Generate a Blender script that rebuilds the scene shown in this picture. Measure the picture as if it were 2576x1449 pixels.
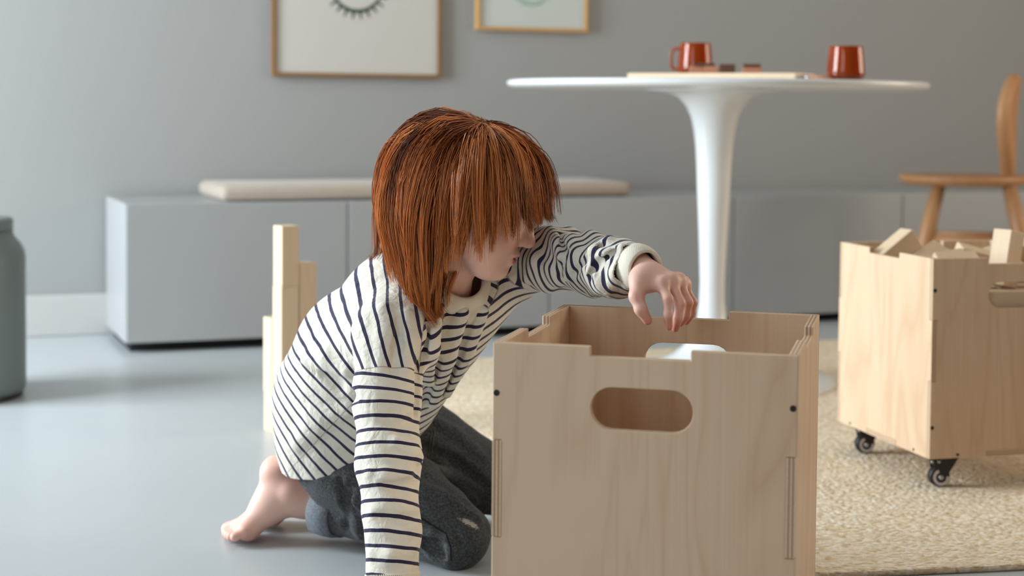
import bpy, bmesh, math, random
import numpy as np
from mathutils import Vector, Matrix, Euler

for o in list(bpy.data.objects):
    bpy.data.objects.remove(o, do_unlink=True)
SC = bpy.context.scene
COL = SC.collection

# ------------------------------------------------------------------ camera
F_PX, PITCH, ROLL, CAM_H, PP_Y = 4080.4, 0.0461, 0.0088, 0.6685, 456.3
IW, IH = 2576.0, 1449.0
_cp, _sp, _cr, _sr = math.cos(PITCH), math.sin(PITCH), math.cos(ROLL), math.sin(ROLL)
_r0, _f0, _u0 = np.array([1, 0, 0.]), np.array([0, _cp, -_sp]), np.array([0, _sp, _cp])
C_R, C_U, C_F = _cr*_r0+_sr*_u0, -_sr*_r0+_cr*_u0, _f0
C_O = np.array([0, 0, CAM_H])
cd = bpy.data.cameras.new('camera')
cam = bpy.data.objects.new('camera', cd)
COL.objects.link(cam)
cam.matrix_world = Matrix(((C_R[0], C_U[0], -C_F[0], 0), (C_R[1], C_U[1], -C_F[1], 0),
                           (C_R[2], C_U[2], -C_F[2], CAM_H), (0, 0, 0, 1)))
cd.sensor_width = 36.0
cd.sensor_fit = 'HORIZONTAL'
cd.lens = F_PX*36.0/IW
cd.shift_y = (PP_Y-IH/2)/IW
cd.clip_start = 0.05
cd.dof.use_dof = True
cd.dof.focus_distance = 2.08
cd.dof.aperture_fstop = 4.2
SC.camera = cam

# ------------------------------------------------------------------ world, daylight, exposure
wd = bpy.data.worlds.new('sky')
SC.world = wd
wd.use_nodes = True
wd.node_tree.nodes['Background'].inputs[0].default_value = (0.80, 0.90, 1.0, 1)
wd.node_tree.nodes['Background'].inputs[1].default_value = 1.0
SC.view_settings.view_transform = 'Standard'
SC.view_settings.look = 'None'
SC.view_settings.gamma = 1.0
SC.view_settings.use_curve_mapping = False
SC.view_settings.exposure = 0.22

# the room is turned against the camera axis: u runs along the back wall, v away from the camera
YAW = 0.369
RU = Vector((math.cos(YAW), math.sin(YAW), 0))
RV = Vector((-math.sin(YAW), math.cos(YAW), 0))
CAB_O = Vector((-1.024, 4.289, 0))            # front left foot of the long low cabinet
CAB_D = 0.42
WALL_O = CAB_O + RV*CAB_D                     # back wall passes through here
U_LEFT, U_RIGHT, V_FRONT, CEIL = -2.2, 4.3, -6.4, 2.75

def room(u, v, z=0.0):
    p = WALL_O + RU*u + RV*v
    return Vector((p.x, p.y, z))

# daylight standing in the window openings: cool from the left, warm from the far right
# (wall, near v, far v, sill, head, power, colour)
WINDOWS = [('left', -1.85, -0.45, 0.15, 2.35, 200.0, (0.84, 0.94, 1.0)),
           ('left', -5.9, -3.9, 0.25, 2.35, 24.0, (0.84, 0.94, 1.0)),
           ('right', -3.6, -1.6, 0.5, 2.2, 58.0, (1.0, 0.83, 0.62))]
for side, va, vb, za, zb, pw, lc in WINDOWS:
    ld = bpy.data.lights.new('window_daylight', 'AREA')
    ld.shape = 'RECTANGLE'
    ld.size, ld.size_y = vb-va-0.1, zb-za-0.1
    ld.energy = pw
    ld.color = lc
    lo = bpy.data.objects.new('window_daylight', ld)
    COL.objects.link(lo)
    sg = 1 if side == 'left' else -1
    c = room(U_LEFT-0.22 if side == 'left' else U_RIGHT+0.22, (va+vb)/2, (za+zb)/2)
    lo.matrix_world = Matrix(((sg*RV.x, 0, -sg*RU.x, c.x), (sg*RV.y, 0, -sg*RU.y, c.y), (0, 1, 0, c.z), (0, 0, 0, 1)))

# ------------------------------------------------------------------ small helpers
def U(px, py, d):
    """point seen at photo pixel (px, py) at distance d along the optical axis"""
    return C_O + d*((px-IW/2)/F_PX*C_R - (py-PP_Y)/F_PX*C_U + C_F)

def on_plane(px, py, o, n):
    r = (px-IW/2)/F_PX*C_R - (py-PP_Y)/F_PX*C_U + C_F
    t = np.dot(np.array(o)-C_O, np.array(n))/np.dot(r, np.array(n))
    return C_O + t*r

def tag(o, label=None, cat=None, group=None, kind=None):
    if label: o['label'] = label
    if cat: o['category'] = cat
    if group: o['group'] = group
    if kind: o['kind'] = kind
    return o

def empty(name, loc, rz=0.0):
    o = bpy.data.objects.new(name, None)
    COL.objects.link(o)
    o.location = loc
    o.rotation_euler = (0, 0, rz)
    o.empty_display_size = 0.05
    return o

def link_mesh(name, me, mat=None, parent=None, loc=None, rot=None):
    o = bpy.data.objects.new(name, me)
    COL.objects.link(o)
    if mat is not None:
        for m in (mat if isinstance(mat, (list, tuple)) else [mat]):
            me.materials.append(m)
    if parent is not None: o.parent = parent
    if loc is not None: o.location = loc
    if rot is not None: o.rotation_euler = rot
    return o

def from_bm(name, bm, mat=None, parent=None, loc=None, rot=None, smooth=False, bevel=0.0, segs=2, angle=0.6):
    me = bpy.data.meshes.new(name)
    bmesh.ops.recalc_face_normals(bm, faces=bm.faces)
    bm.to_mesh(me)
    bm.free()
    if smooth:
        me.polygons.foreach_set('use_smooth', [True]*len(me.polygons))
    o = link_mesh(name, me, mat, parent, loc, rot)
    if bevel > 0:
        m = o.modifiers.new('bevel', 'BEVEL')
        m.width, m.segments, m.limit_method, m.angle_limit = bevel, segs, 'ANGLE', angle
        m.harden_normals = False
    return o

def box_bm(x0, x1, y0, y1, z0, z1, bm=None):
    bm = bm or bmesh.new()
    v = [bm.verts.new((x, y, z)) for z in (z0, z1) for y in (y0, y1) for x in (x0, x1)]
    for f in ((0, 2, 3, 1), (4, 5, 7, 6), (0, 1, 5, 4), (2, 6, 7, 3), (0, 4, 6, 2), (1, 3, 7, 5)):
        bm.faces.new([v[i] for i in f])
    return bm

def lathe_bm(prof, n=48, bm=None, close_top=True, close_bot=True):
    bm = bm or bmesh.new()
    rings = []
    for r, z in prof:
        if r < 1e-6:
            rings.append([bm.verts.new((0, 0, z))])
        else:
            rings.append([bm.verts.new((r*math.cos(2*math.pi*i/n), r*math.sin(2*math.pi*i/n), z)) for i in range(n)])
    for a, b in zip(rings, rings[1:]):
        for i in range(n):
            j = (i+1) % n
            if len(a) == 1 and len(b) == 1: continue
            if len(a) == 1: bm.faces.new((a[0], b[j], b[i]))
            elif len(b) == 1: bm.faces.new((a[i], a[j], b[0]))
            else: bm.faces.new((a[i], a[j], b[j], b[i]))
    if len(rings[0]) > 1 and close_bot: bm.faces.new(rings[0][::-1])
    if len(rings[-1]) > 1 and close_top: bm.faces.new(rings[-1])
    return bm

def tube_bm(pts, rad, n=12, bm=None, cap=True):
    bm = bm or bmesh.new()
    pts = [Vector(p) for p in pts]
    rads = rad if isinstance(rad, (list, tuple)) else [rad]*len(pts)
    rings = []
    nrm = None
    for i, p in enumerate(pts):
        t = (pts[min(i+1, len(pts)-1)] - pts[max(i-1, 0)]).normalized()
        if nrm is None:
            a = Vector((0, 0, 1)) if abs(t.z) < 0.9 else Vector((1, 0, 0))
            nrm = t.cross(a).normalized()
        nrm = (nrm - t*nrm.dot(t)).normalized()
        b = t.cross(nrm)
        rings.append([bm.verts.new(p + rads[i]*(nrm*math.cos(2*math.pi*k/n)+b*math.sin(2*math.pi*k/n))) for k in range(n)])
    for a, b in zip(rings, rings[1:]):
        for k in range(n):
            j = (k+1) % n
            bm.faces.new((a[k], a[j], b[j], b[k]))
    if cap:
        bm.faces.new(rings[0][::-1])
        bm.faces.new(rings[-1])
    return bm

def poly_prism(outer, holes, t, name, mats, parent=None, bevel=0.0):
    """flat panel in the local xz plane with holes, thickness t along +y; cap faces slot 0, edge faces slot 1"""
    bm = bmesh.new()
    loops = []
    for lp in [outer]+list(holes):
        vs = [bm.verts.new((x, 0, z)) for x, z in lp]
        es = [bm.edges.new((vs[i], vs[(i+1) % len(vs)])) for i in range(len(vs))]
        loops.append(es)
    bmesh.ops.triangle_fill(bm, use_beauty=True, use_dissolve=False, edges=bm.edges[:])
    ret = bmesh.ops.extrude_face_region(bm, geom=bm.faces[:])
    vs = [g for g in ret['geom'] if isinstance(g, bmesh.types.BMVert)]
    bmesh.ops.translate(bm, verts=vs, vec=(0, t, 0))
    bmesh.ops.recalc_face_normals(bm, faces=bm.faces)
    bm.normal_update()
    for f in bm.faces:
        f.material_index = 0 if abs(f.normal.y) > 0.7 else 1
    return from_bm(name, bm, mats, parent, bevel=bevel, segs=2, angle=0.8)

def copy_tree(o, parent=None):
    c = o.copy()
    COL.objects.link(c)
    c.parent = parent
    for ch in [x for x in bpy.data.objects if x.parent == o]:
        copy_tree(ch, c)
    return c

# ------------------------------------------------------------------ materials
class NT:
    def __init__(self, name):
        self.m = bpy.data.materials.new(name)
        self.m.use_nodes = True
        self.t = self.m.node_tree
        self.b = self.t.nodes['Principled BSDF']
    def n(self, kind, **kw):
        nd = self.t.nodes.new(kind)
        ins = kw.pop('ins', {})
        for k, v in kw.items(): setattr(nd, k, v)
        for k, v in ins.items(): self.put(nd, k, v)
        return nd
    def put(self, nd, k, v):
        s = nd.inputs[k]
        if hasattr(v, 'is_output') or isinstance(v, bpy.types.NodeSocket): self.t.links.new(v, s)
        else:
            if isinstance(v, (tuple, list)) and len(v) == 3 and s.type == 'RGBA': v = (*v, 1)
            s.default_value = v
    def set(self, **kw):
        names = dict(color='Base Color', rough='Roughness', metal='Metallic', spec='Specular IOR Level', normal='Normal',
                     trans='Transmission Weight', ior='IOR', sheen='Sheen Weight', sss='Subsurface Weight',
                     coat='Coat Weight', coat_rough='Coat Roughness', sheen_rough='Sheen Roughness')
        for k, v in kw.items(): self.put(self.b, names[k], v)
        return self
    def coord(self, out='Object', scale=None, rot=None):
        c = self.n('ShaderNodeTexCoord').outputs[out]
        if scale or rot:
            mp = self.n('ShaderNodeMapping', ins={'Vector': c})
            if scale: mp.inputs['Scale'].default_value = scale
            if rot: mp.inputs['Rotation'].default_value = rot
            c = mp.outputs[0]
        return c
    def noise(self, vec, scale, detail=3, rough=0.5, dist=0.0):
        return self.n('ShaderNodeTexNoise', ins={'Vector': vec, 'Scale': scale, 'Detail': detail, 'Roughness': rough, 'Distortion': dist}).outputs['Fac']
    def ramp(self, fac, stops, interp='LINEAR'):
        r = self.n('ShaderNodeValToRGB', ins={'Fac': fac})
        cr = r.color_ramp
        cr.interpolation = interp
        while len(cr.elements) < len(stops): cr.elements.new(0.5)
        for e, (p, c) in zip(cr.elements, stops):
            e.position = p
            e.color = (*c, 1) if len(c) == 3 else c
        return r.outputs['Color']
    def mix(self, fac, a, b, mode='MIX'):
        m = self.n('ShaderNodeMix', data_type='RGBA', blend_type=mode)
        self.put(m, 0, fac); self.put(m, 6, a); self.put(m, 7, b)
        return m.outputs[2]
    def math(self, op, a, b=0.0, c=0.0, clamp=False):
        m = self.n('ShaderNodeMath', operation=op, use_clamp=clamp)
        self.put(m, 0, a); self.put(m, 1, b); self.put(m, 2, c)
        return m.outputs[0]
    def attr(self, name, out='Fac'):
        return self.n('ShaderNodeAttribute', attribute_name=name).outputs[out]
    def bump(self, h, strength=0.2, dist=0.001, normal=None):
        ins = {'Height': h, 'Strength': strength, 'Distance': dist}
        if normal is not None: ins['Normal'] = normal
        return self.n('ShaderNodeBump', ins=ins).outputs['Normal']

def srgb(r, g, b):
    f = lambda c: (c/255/12.92 if c/255 <= 0.04045 else ((c/255+0.055)/1.055)**2.4)
    return (f(r), f(g), f(b))

def plain(name, col, rough=0.5, spec=0.4, metal=0.0, nscale=0.0, nstr=0.05, vary=0.06):
    t = NT(name)
    co = t.coord()
    n = t.noise(co, nscale or 14.0, 3)
    c2 = tuple(max(0, c*(1-vary)) for c in col)
    t.set(color=t.mix(n, (*col, 1), (*c2, 1)), rough=rough, spec=spec, metal=metal)
    if nscale: t.set(normal=t.bump(t.noise(co, nscale*6, 2), nstr, 0.001))
    return t.m

def wood(name, light, dark, grain_axis='Z', scale=1.0, rough=0.5, fig=1.0, spec=0.35):
    """fine straight grain with wandering cathedral figure"""
    t = NT(name)
    st = {'X': (0.12, 1, 1), 'Y': (1, 0.12, 1), 'Z': (1, 1, 0.12)}[grain_axis]
    info = t.n('ShaderNodeObjectInfo').outputs['Random']
    co = t.n('ShaderNodeTexCoord').outputs['Object']
    off = t.n('ShaderNodeVectorMath', operation='ADD', ins={0: co})
    cx = t.n('ShaderNodeCombineXYZ', ins={'X': t.math('MULTIPLY', info, 7.3), 'Y': t.math('MULTIPLY', info, 3.1), 'Z': t.math('MULTIPLY', info, 5.7)}).outputs[0]
    t.put(off, 1, cx)
    mp = t.n('ShaderNodeMapping', ins={'Vector': off.outputs[0], 'Scale': tuple(s*scale for s in st)}).outputs[0]
    base = t.noise(mp, 9.0, 2, 0.5, 0.6)
    rings = t.math('FRACT', t.math('MULTIPLY', base, 9.0))
    rings = t.math('ABSOLUTE', t.math('SUBTRACT', rings, 0.5))
    rings = t.math('MULTIPLY', rings, 2.0)
    fine_m = t.n('ShaderNodeMapping', ins={'Vector': mp, 'Scale': tuple(1 if s < 0.5 else 14 for s in st)}).outputs[0]
    fine = t.noise(fine_m, 16.0, 4, 0.6)
    patch = t.noise(mp, 3.0, 2)
    f = t.math('ADD', t.math('MULTIPLY', t.math('POWER', rings, 2.5), 0.32*fig), t.math('MULTIPLY', t.math('SUBTRACT', fine, 0.5), 0.55))
    f = t.math('ADD', f, t.math('MULTIPLY', t.math('SUBTRACT', patch, 0.45), 0.9), clamp=True)
    t.set(color=t.mix(f, (*light, 1), (*dark, 1)), rough=rough, spec=spec, normal=t.bump(fine, 0.06, 0.0005))
    return t.m

def ply_edge(name, t_len):
    """layered plywood edge: the layers run across local y"""
    t = NT(name)
    co = t.n('ShaderNodeTexCoord').outputs['Object']
    y = t.n('ShaderNodeSeparateXYZ', ins={'Vector': co}).outputs['Y']
    lay = t.math('PINGPONG', t.math('ADD', y, -t_len*0.10), t_len*0.2)
    lay = t.math('DIVIDE', lay, t_len*0.2)
    c = t.ramp(lay, [(0.0, srgb(226, 202, 172)), (0.45, srgb(214, 186, 154)), (0.62, srgb(182, 148, 120)), (1.0, srgb(166, 130, 104))])
    n = t.noise(t.coord(scale=(60, 60, 60)), 6.0, 3)
    c = t.mix(t.math('MULTIPLY', n, 0.35), c, (*srgb(120, 88, 66), 1))
    t.set(color=c, rough=0.6, spec=0.3)
    return t.m

M = {}
M['wall'] = plain('wall_paint', srgb(147, 147, 146), 0.85, 0.2, nscale=30, nstr=0.02, vary=0.02)
M['warm_wall'] = plain('warm_wall_paint', srgb(150, 122, 96), 0.9, 0.2, nscale=30, nstr=0.02, vary=0.03)
M['ceiling'] = plain('ceiling_paint', srgb(208, 206, 202), 0.9, 0.2, nscale=30, nstr=0.02, vary=0.02)
M['baseboard'] = plain('baseboard_paint', srgb(178, 176, 174), 0.5, 0.4, nscale=20, nstr=0.01, vary=0.02)
M['cabinet'] = plain('cabinet_lacquer', srgb(152, 153, 153), 0.38, 0.45, vary=0.015)
M['black'] = plain('black_plastic', srgb(22, 22, 24), 0.45, 0.5)
M['gap_shade'] = plain('shaded_plinth', srgb(34, 34, 36), 0.8, 0.2)  # near-black paints in the shadow of the gap below the cabinets
M['steel'] = plain('brushed_steel', srgb(190, 190, 192), 0.3, 0.5, 1.0)
M['screw'] = plain('shaded_screw_hole', srgb(34, 26, 28), 0.5, 0.5, 0.2)  # dark colour stands in for the shade inside the screw holes
M['white_lacquer'] = plain('white_lacquer', srgb(216, 218, 219), 0.22, 0.5, vary=0.01)
M['birch'] = wood('birch_plywood', srgb(216, 188, 158), srgb(190, 150, 117), 'Z', 1.0, 0.5, 1.1)
M['birch_in'] = M['birch']
M['block'] = wood('maple_block', srgb(214, 190, 160), srgb(190, 158, 124), 'Z', 1.4, 0.55, 0.6)
M['oak'] = wood('oak_chair', srgb(172, 126, 86), srgb(140, 96, 60), 'Z', 1.6, 0.4, 0.8)
M['board'] = wood('pale_board', srgb(232, 208, 178), srgb(214, 184, 148), 'X', 1.5, 0.5, 0.6)
M['frame_dark'] = wood('walnut_frame', srgb(128, 94, 54), srgb(100, 70, 38), 'X', 1.5, 0.45, 0.6)
M['frame_oak'] = wood('oak_frame', srgb(186, 144, 92), srgb(160, 118, 70), 'X', 1.5, 0.45, 0.6)
M['bin'] = plain('grey_bin_plastic', srgb(108, 120, 121), 0.42, 0.4, vary=0.03)

def mat_floor():
    t = NT('grey_resin_floor')
    co = t.coord()
    n = t.noise(co, 3.0, 3)
    c = t.mix(n, (*srgb(176, 180, 182), 1), (*srgb(170, 175, 177), 1))
    r = t.math('ADD', t.math('MULTIPLY', t.noise(co, 6.0, 2), 0.06), 0.30)
    t.set(color=c, rough=r, spec=0.45, normal=t.bump(t.noise(co, 40.0, 2), 0.02, 0.001))
    return t.m
M['floor'] = mat_floor()

def mat_rug():
    t = NT('woven_jute')
    co = t.coord('Object', (1, 1, 1))
    w1 = t.n('ShaderNodeTexVoronoi', ins={'Vector': t.coord('Object', (1.0, 1.8, 1)), 'Scale': 105.0, 'Randomness': 0.85})
    h = t.math('SUBTRACT', 1.0, t.math('MULTIPLY', w1.outputs['Distance'], 1.5), clamp=True)
    cn = t.n('ShaderNodeSeparateColor', ins={'Color': w1.outputs['Color']}).outputs[0]
    c = t.ramp(cn, [(0.0, srgb(204, 178, 144)), (0.35, srgb(222, 204, 176)), (0.7, srgb(232, 219, 198)), (1.0, srgb(240, 232, 218))])
    pn = t.noise(co, 5.0, 3)
    c = t.mix(t.math('MULTIPLY', pn, 0.35), c, (*srgb(210, 186, 150), 1))
    t.set(color=c, rough=0.95, spec=0.1, normal=t.bump(h, 0.9, 0.004))
    return t.m
M['rug'] = mat_rug()

def mat_fabric(name, col, scale=900.0, rough=0.9, vary=0.1):
    t = NT(name)
    co = t.coord()
    n = t.noise(co, 12.0, 3)
    wv = t.n('ShaderNodeTexWave', ins={'Vector': co, 'Scale': scale/6, 'Distortion': 1.0}).outputs['Fac']
    c2 = tuple(c*(1-vary) for c in col)
    t.set(color=t.mix(n, (*col, 1), (*c2, 1)), rough=rough, spec=0.15, sheen=0.2, normal=t.bump(wv, 0.15, 0.0006))
    return t.m
M['cushion'] = mat_fabric('taupe_cushion', srgb(162, 149, 136))

def mat_amber():
    t = NT('amber_glass')
    t.set(color=(*srgb(196, 92, 30), 1), rough=0.06, spec=0.5, trans=0.72, ior=1.45)
    t.set(color=t.mix(t.noise(t.coord(), 20.0, 2), (*srgb(204, 92, 24), 1), (*srgb(186, 78, 18), 1)))
    return t.m
M['amber'] = mat_amber()

# ------------------------------------------------------------------ room shell
def struct(name, bm, mat, **kw):
    o = from_bm(name, bm, mat, **kw)
    o['kind'] = 'structure'
    return o

def room_slab(name, ua, ub, va, vb, za, zb, mat):
    """box in room coordinates"""
    o = struct(name, box_bm(ua, ub, va, vb, za, zb), mat, loc=room(0, 0), rot=(0, 0, YAW))
    return o

room_slab('floor', U_LEFT-0.3, U_RIGHT+0.3, V_FRONT-0.3, 0.3, -0.12, 0.0, M['floor'])
room_slab('ceiling', U_LEFT-0.3, U_RIGHT+0.3, V_FRONT-0.3, 0.3, CEIL, CEIL+0.12, M['ceiling'])
room_slab('wall_back', U_LEFT-0.2, U_RIGHT+0.2, 0.0, 0.2, 0.0, CEIL, M['wall'])
room_slab('wall_front', U_LEFT-0.2, U_RIGHT+0.2, V_FRONT-0.2, V_FRONT, 0.0, CEIL, M['warm_wall'])
# side walls with window openings: piers, sills and lintels in one shell mesh per wall
for side, ua, ub, mat in (('left', U_LEFT-0.2, U_LEFT, M['wall']), ('right', U_RIGHT, U_RIGHT+0.2, M['warm_wall'])):
    bm = bmesh.new()
    prev = V_FRONT
    for (_, va, vb, za, zb, _, _) in sorted(w_ for w_ in WINDOWS if w_[0] == side):
        box_bm(ua, ub, prev, va, 0.0, CEIL, bm)
        box_bm(ua, ub, va, vb, 0.0, za, bm)
        box_bm(ua, ub, va, vb, zb, CEIL, bm)
        prev = vb
    box_bm(ua, ub, prev, 0.0, 0.0, CEIL, bm)
    struct('wall_'+side, bm, mat, loc=room(0, 0), rot=(0, 0, YAW))
for i, (side, va, vb, za, zb, _, _) in enumerate(WINDOWS):
    sg = 1 if side == 'left' else -1
    w = empty('window_%d' % (i+1), room(U_LEFT-0.1 if side == 'left' else U_RIGHT+0.1, (va+vb)/2, za), YAW if sg > 0 else YAW+math.pi)
    w['kind'] = 'structure'
    hw, hh = (vb-va)/2, zb-za
    for k, (a, b, c, d) in enumerate(((-hw, -hw+0.05, 0, hh), (hw-0.05, hw, 0, hh), (-hw+0.05, hw-0.05, 0, 0.05), (-hw+0.05, hw-0.05, hh-0.05, hh), (-0.025, 0.025, 0.05, hh-0.05))):
        from_bm('window_frame', box_bm(-0.03, 0.03, a, b, c, d), M['baseboard'], w)
    from_bm('window_sill', box_bm(0.03, 0.16, -hw, hw, -0.03, -0.001), M['baseboard'], w)
# baseboard along the back wall left of the cabinet and behind it
b = room_slab('baseboard_back', U_LEFT, U_RIGHT, -0.016, 0.0, 0.0, 0.118, M['baseboard'])
m = b.modifiers.new('bevel', 'BEVEL'); m.width = 0.004; m.segments = 2
b = room_slab('baseboard_left', U_LEFT, U_LEFT+0.016, V_FRONT, -0.016, 0.0, 0.118, M['baseboard'])

# ------------------------------------------------------------------ rug
rug_pts = [(-0.42, 4.09), (0.305, 2.255), (0.579, 2.302), (0.76, 2.335), (1.35, 2.55), (1.92, 2.76), (1.10, 4.687)]
bm = bmesh.new()
vs = [bm.verts.new((x, y, 0)) for x, y in rug_pts]
bm.faces.new(vs)
ret = bmesh.ops.extrude_face_region(bm, geom=bm.faces[:])
bmesh.ops.translate(bm, verts=[g for g in ret['geom'] if isinstance(g, bmesh.types.BMVert)], vec=(0, 0, 0.010))
rug = from_bm('jute_rug', bm, M['rug'], bevel=0.004, segs=2)
tag(rug, 'beige woven jute rug lying under the white round table', 'rug')
RUG_Z = 0.010

# ------------------------------------------------------------------ long low cabinet: five units with one door each
DW = 0.6091
CAB_T, CAB_B = 0.4015, 0.028
cab_label = ['pale grey low cabinet unit at the free end, behind the block tower',
             'pale grey low cabinet unit second from the free end, under the cushion',
             'pale grey low cabinet unit third from the free end, behind the open box',
             'pale grey low cabinet unit fourth from the free end, behind the pedestal table',
             'pale grey low cabinet unit fifth from the free end, behind the wooden chair']
for i in range(5):
    p = CAB_O + RU*DW*i
    c = empty('low_cabinet', (p.x, p.y, 0), YAW)
    tag(c, cab_label[i], 'cabinet', 'low cabinet units along the back wall')
    from_bm('body', box_bm(0.0005, DW-0.0005, 0.020, CAB_D-0.017, CAB_B, CAB_T), M['cabinet'], c, bevel=0.0015)
    from_bm('door', box_bm(0.002, DW-0.002, 0.0, 0.018, CAB_B+0.001, CAB_T-0.001), M['cabinet'], c, bevel=0.002)
    from_bm('plinth', box_bm(0.02, DW-0.02, 0.05, CAB_D-0.03, 0.0, CAB_B), M['gap_shade'], c)

# seat cushion on the cabinet
def rounded_slab(sx, sy, sz, r, seg=5):
    bm = box_bm(0, sx, 0, sy, 0, sz)
    bmesh.ops.bevel(bm, geom=bm.edges[:], offset=r, segments=seg, profile=0.5, affect='EDGES')
    return bm
p = CAB_O + RU*0.262 + RV*0.030
q = 1.03
cu = empty('seat_cushion', (p.x, p.y, CAB_T), YAW)
tag(cu, 'long thin taupe seat cushion lying on the low grey cabinets', 'cushion')
bm = rounded_slab(1.235, 0.36, 0.044, 0.020, 5)
from_bm('pad', bm, M['cushion'], cu, smooth=True)
from_bm('piping', tube_bm([(0.006, 0.02, 0.012), (0.02, 0.004, 0.012), (0.6, 0.0015, 0.012), (1.215, 0.004, 0.012), (1.229, 0.02, 0.012)], 0.003, 8), M['cushion'], cu, smooth=True)

# ------------------------------------------------------------------ framed prints
def wall_uv(px, py):
    P = Vector(on_plane(px, py, room(0, 0), RV)) - room(0, 0)
    return P.dot(RU), P.z

def picture(name, label, x0, x1, ybot, height, fw, fmat, pmat, art):
    ua, zb = wall_uv(x0, ybot)
    ub, _ = wall_uv(x1, ybot)
    w = ub-ua
    o = empty(name, room(ua, -0.022, zb), YAW)
    tag(o, label, 'picture')
    for a, b, c, d in ((0, fw, 0, height), (w-fw, w, 0, height), (fw, w-fw, 0, fw), (fw, w-fw, height-fw, height)):
        from_bm('frame_rail', box_bm(a, b, 0, 0.0215, c, d), fmat, o, bevel=0.0015)
    from_bm('backing', box_bm(fw*0.5, w-fw*0.5, 0.012, 0.020, fw*0.5, height-fw*0.5), M['frame_dark'], o)
    pr = from_bm('print', box_bm(fw*0.8, w-fw*0.8, 0.008, 0.0115, fw*0.8, height-fw*0.8), pmat, o)
    art(pr, w, height, ua, zb)
    return o

M['paper'] = plain('print_paper', srgb(182, 178, 172), 0.7, 0.3, vary=0.02)
M['paper_cool'] = plain('cool_print_paper', srgb(182, 188, 184), 0.35, 0.4, vary=0.02)
M['ink'] = plain('dark_green_ink', srgb(40, 62, 54), 0.7, 0.2)
M['ink_pale'] = plain('pale_green_ink', srgb(150, 172, 160), 0.7, 0.2)
M['ink_faint'] = plain('faint_grey_ink', srgb(190, 198, 192), 0.7, 0.2)

def arc_strip(name, pts, wid, mat, parent, y=0.0075):
    """flat printed line"""
    bm = bmesh.new()
    P = [Vector((x, y, z)) for x, z in pts]
    L = []
    for i, p_ in enumerate(P):
        t = (P[min(i+1, len(P)-1)]-P[max(i-1, 0)]).normalized()
        n = Vector((-t.z, 0, t.x))
        ww = wid[i] if isinstance(wid, list) else wid
        L.append((bm.verts.new(p_+n*ww/2), bm.verts.new(p_-n*ww/2)))
    for a, b in zip(L, L[1:]): bm.faces.new((a[0], a[1], b[1], b[0]))
    r = bmesh.ops.extrude_face_region(bm, geom=bm.faces[:])
    bmesh.ops.translate(bm, verts=[g for g in r['geom'] if isinstance(g, bmesh.types.BMVert)], vec=(0, 0.0004, 0))
    return from_bm(name, bm, mat, parent)

def art_eye(pr, w, h, ua, zb):
    cu_, cz = wall_uv(895, -38)
    cu_, cz = cu_-ua, cz-zb
    e, _ = wall_uv(955, 0)
    r = 0.0805
    pts = [(cu_+r*math.sin(a), cz-r*math.cos(a)) for a in np.linspace(-1.25, 1.25, 29)]
    arc_strip('eyelid_line', pts, [0.004+0.008*math.cos(a/1.25*1.4) for a in np.linspace(-1.25, 1.25, 29)], M['ink'], pr)
    for a in np.linspace(-1.15, 1.15, 10):
        p0 = (cu_+(r+0.001)*math.sin(a), cz-(r+0.001)*math.cos(a))
        b = a*1.08
        p1 = (p0[0]+0.023*math.sin(b), p0[1]-0.023*math.cos(b))
        arc_strip('eyelash', [p0, p1], [0.008, 0.0045], M['ink'], pr, 0.0072)

def art_pale(pr, w, h, ua, zb):
    cu_, cz = wall_uv(1333, 8)
    cu_, cz = cu_-ua, cz-zb
    pts = [(cu_+0.072*math.sin(a), cz+0.066-0.07*math.cos(a)) for a in np.linspace(-1.2, 1.2, 25)]
    arc_strip('leaf_shape', pts, [0.004+0.012*math.cos(x) for x in np.linspace(-1.3, 1.3, 25)], M['ink_pale'], pr)
    pts = [(cu_+0.024*math.sin(a), cz+0.010-0.026*math.cos(a)) for a in np.linspace(-1.4, 1.4, 15)]
    arc_strip('faint_curve', pts, 0.004, M['ink_faint'], pr)

picture('framed_print', 'large framed print of a closed eye with dark lashes on the wall', 681, 1104, 191, 0.70, 0.011, M['frame_dark'], M['paper'], art_eye)
picture('framed_print', 'small framed pale print in an oak frame above the pedestal table', 1194, 1473, 75, 0.42, 0.011, M['frame_oak'], M['paper_cool'], art_pale)

# ------------------------------------------------------------------ grey bin at the left
bx = empty('waste_bin', (-1.262, 3.66, 0), 0)
tag(bx, 'round grey bin with a narrowed neck and lid standing on the floor', 'bin')
from_bm('base_ring', lathe_bm([(0.146, 0.0), (0.149, 0.002), (0.149, 0.012)], 64), M['black'], bx, smooth=True)
from_bm('body', lathe_bm([(0.151, 0.012), (0.155, 0.016), (0.156, 0.03), (0.156, 0.318), (0.154, 0.330), (0.146, 0.346), (0.136, 0.358), (0.130, 0.366), (0.128, 0.378)], 64), M['bin'], bx, smooth=True)
from_bm('lid', lathe_bm([(0.126, 0.378), (0.129, 0.380), (0.129, 0.400), (0.126, 0.405), (0.10, 0.4075), (0.0, 0.4085)], 64), M['bin'], bx, smooth=True)

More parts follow.
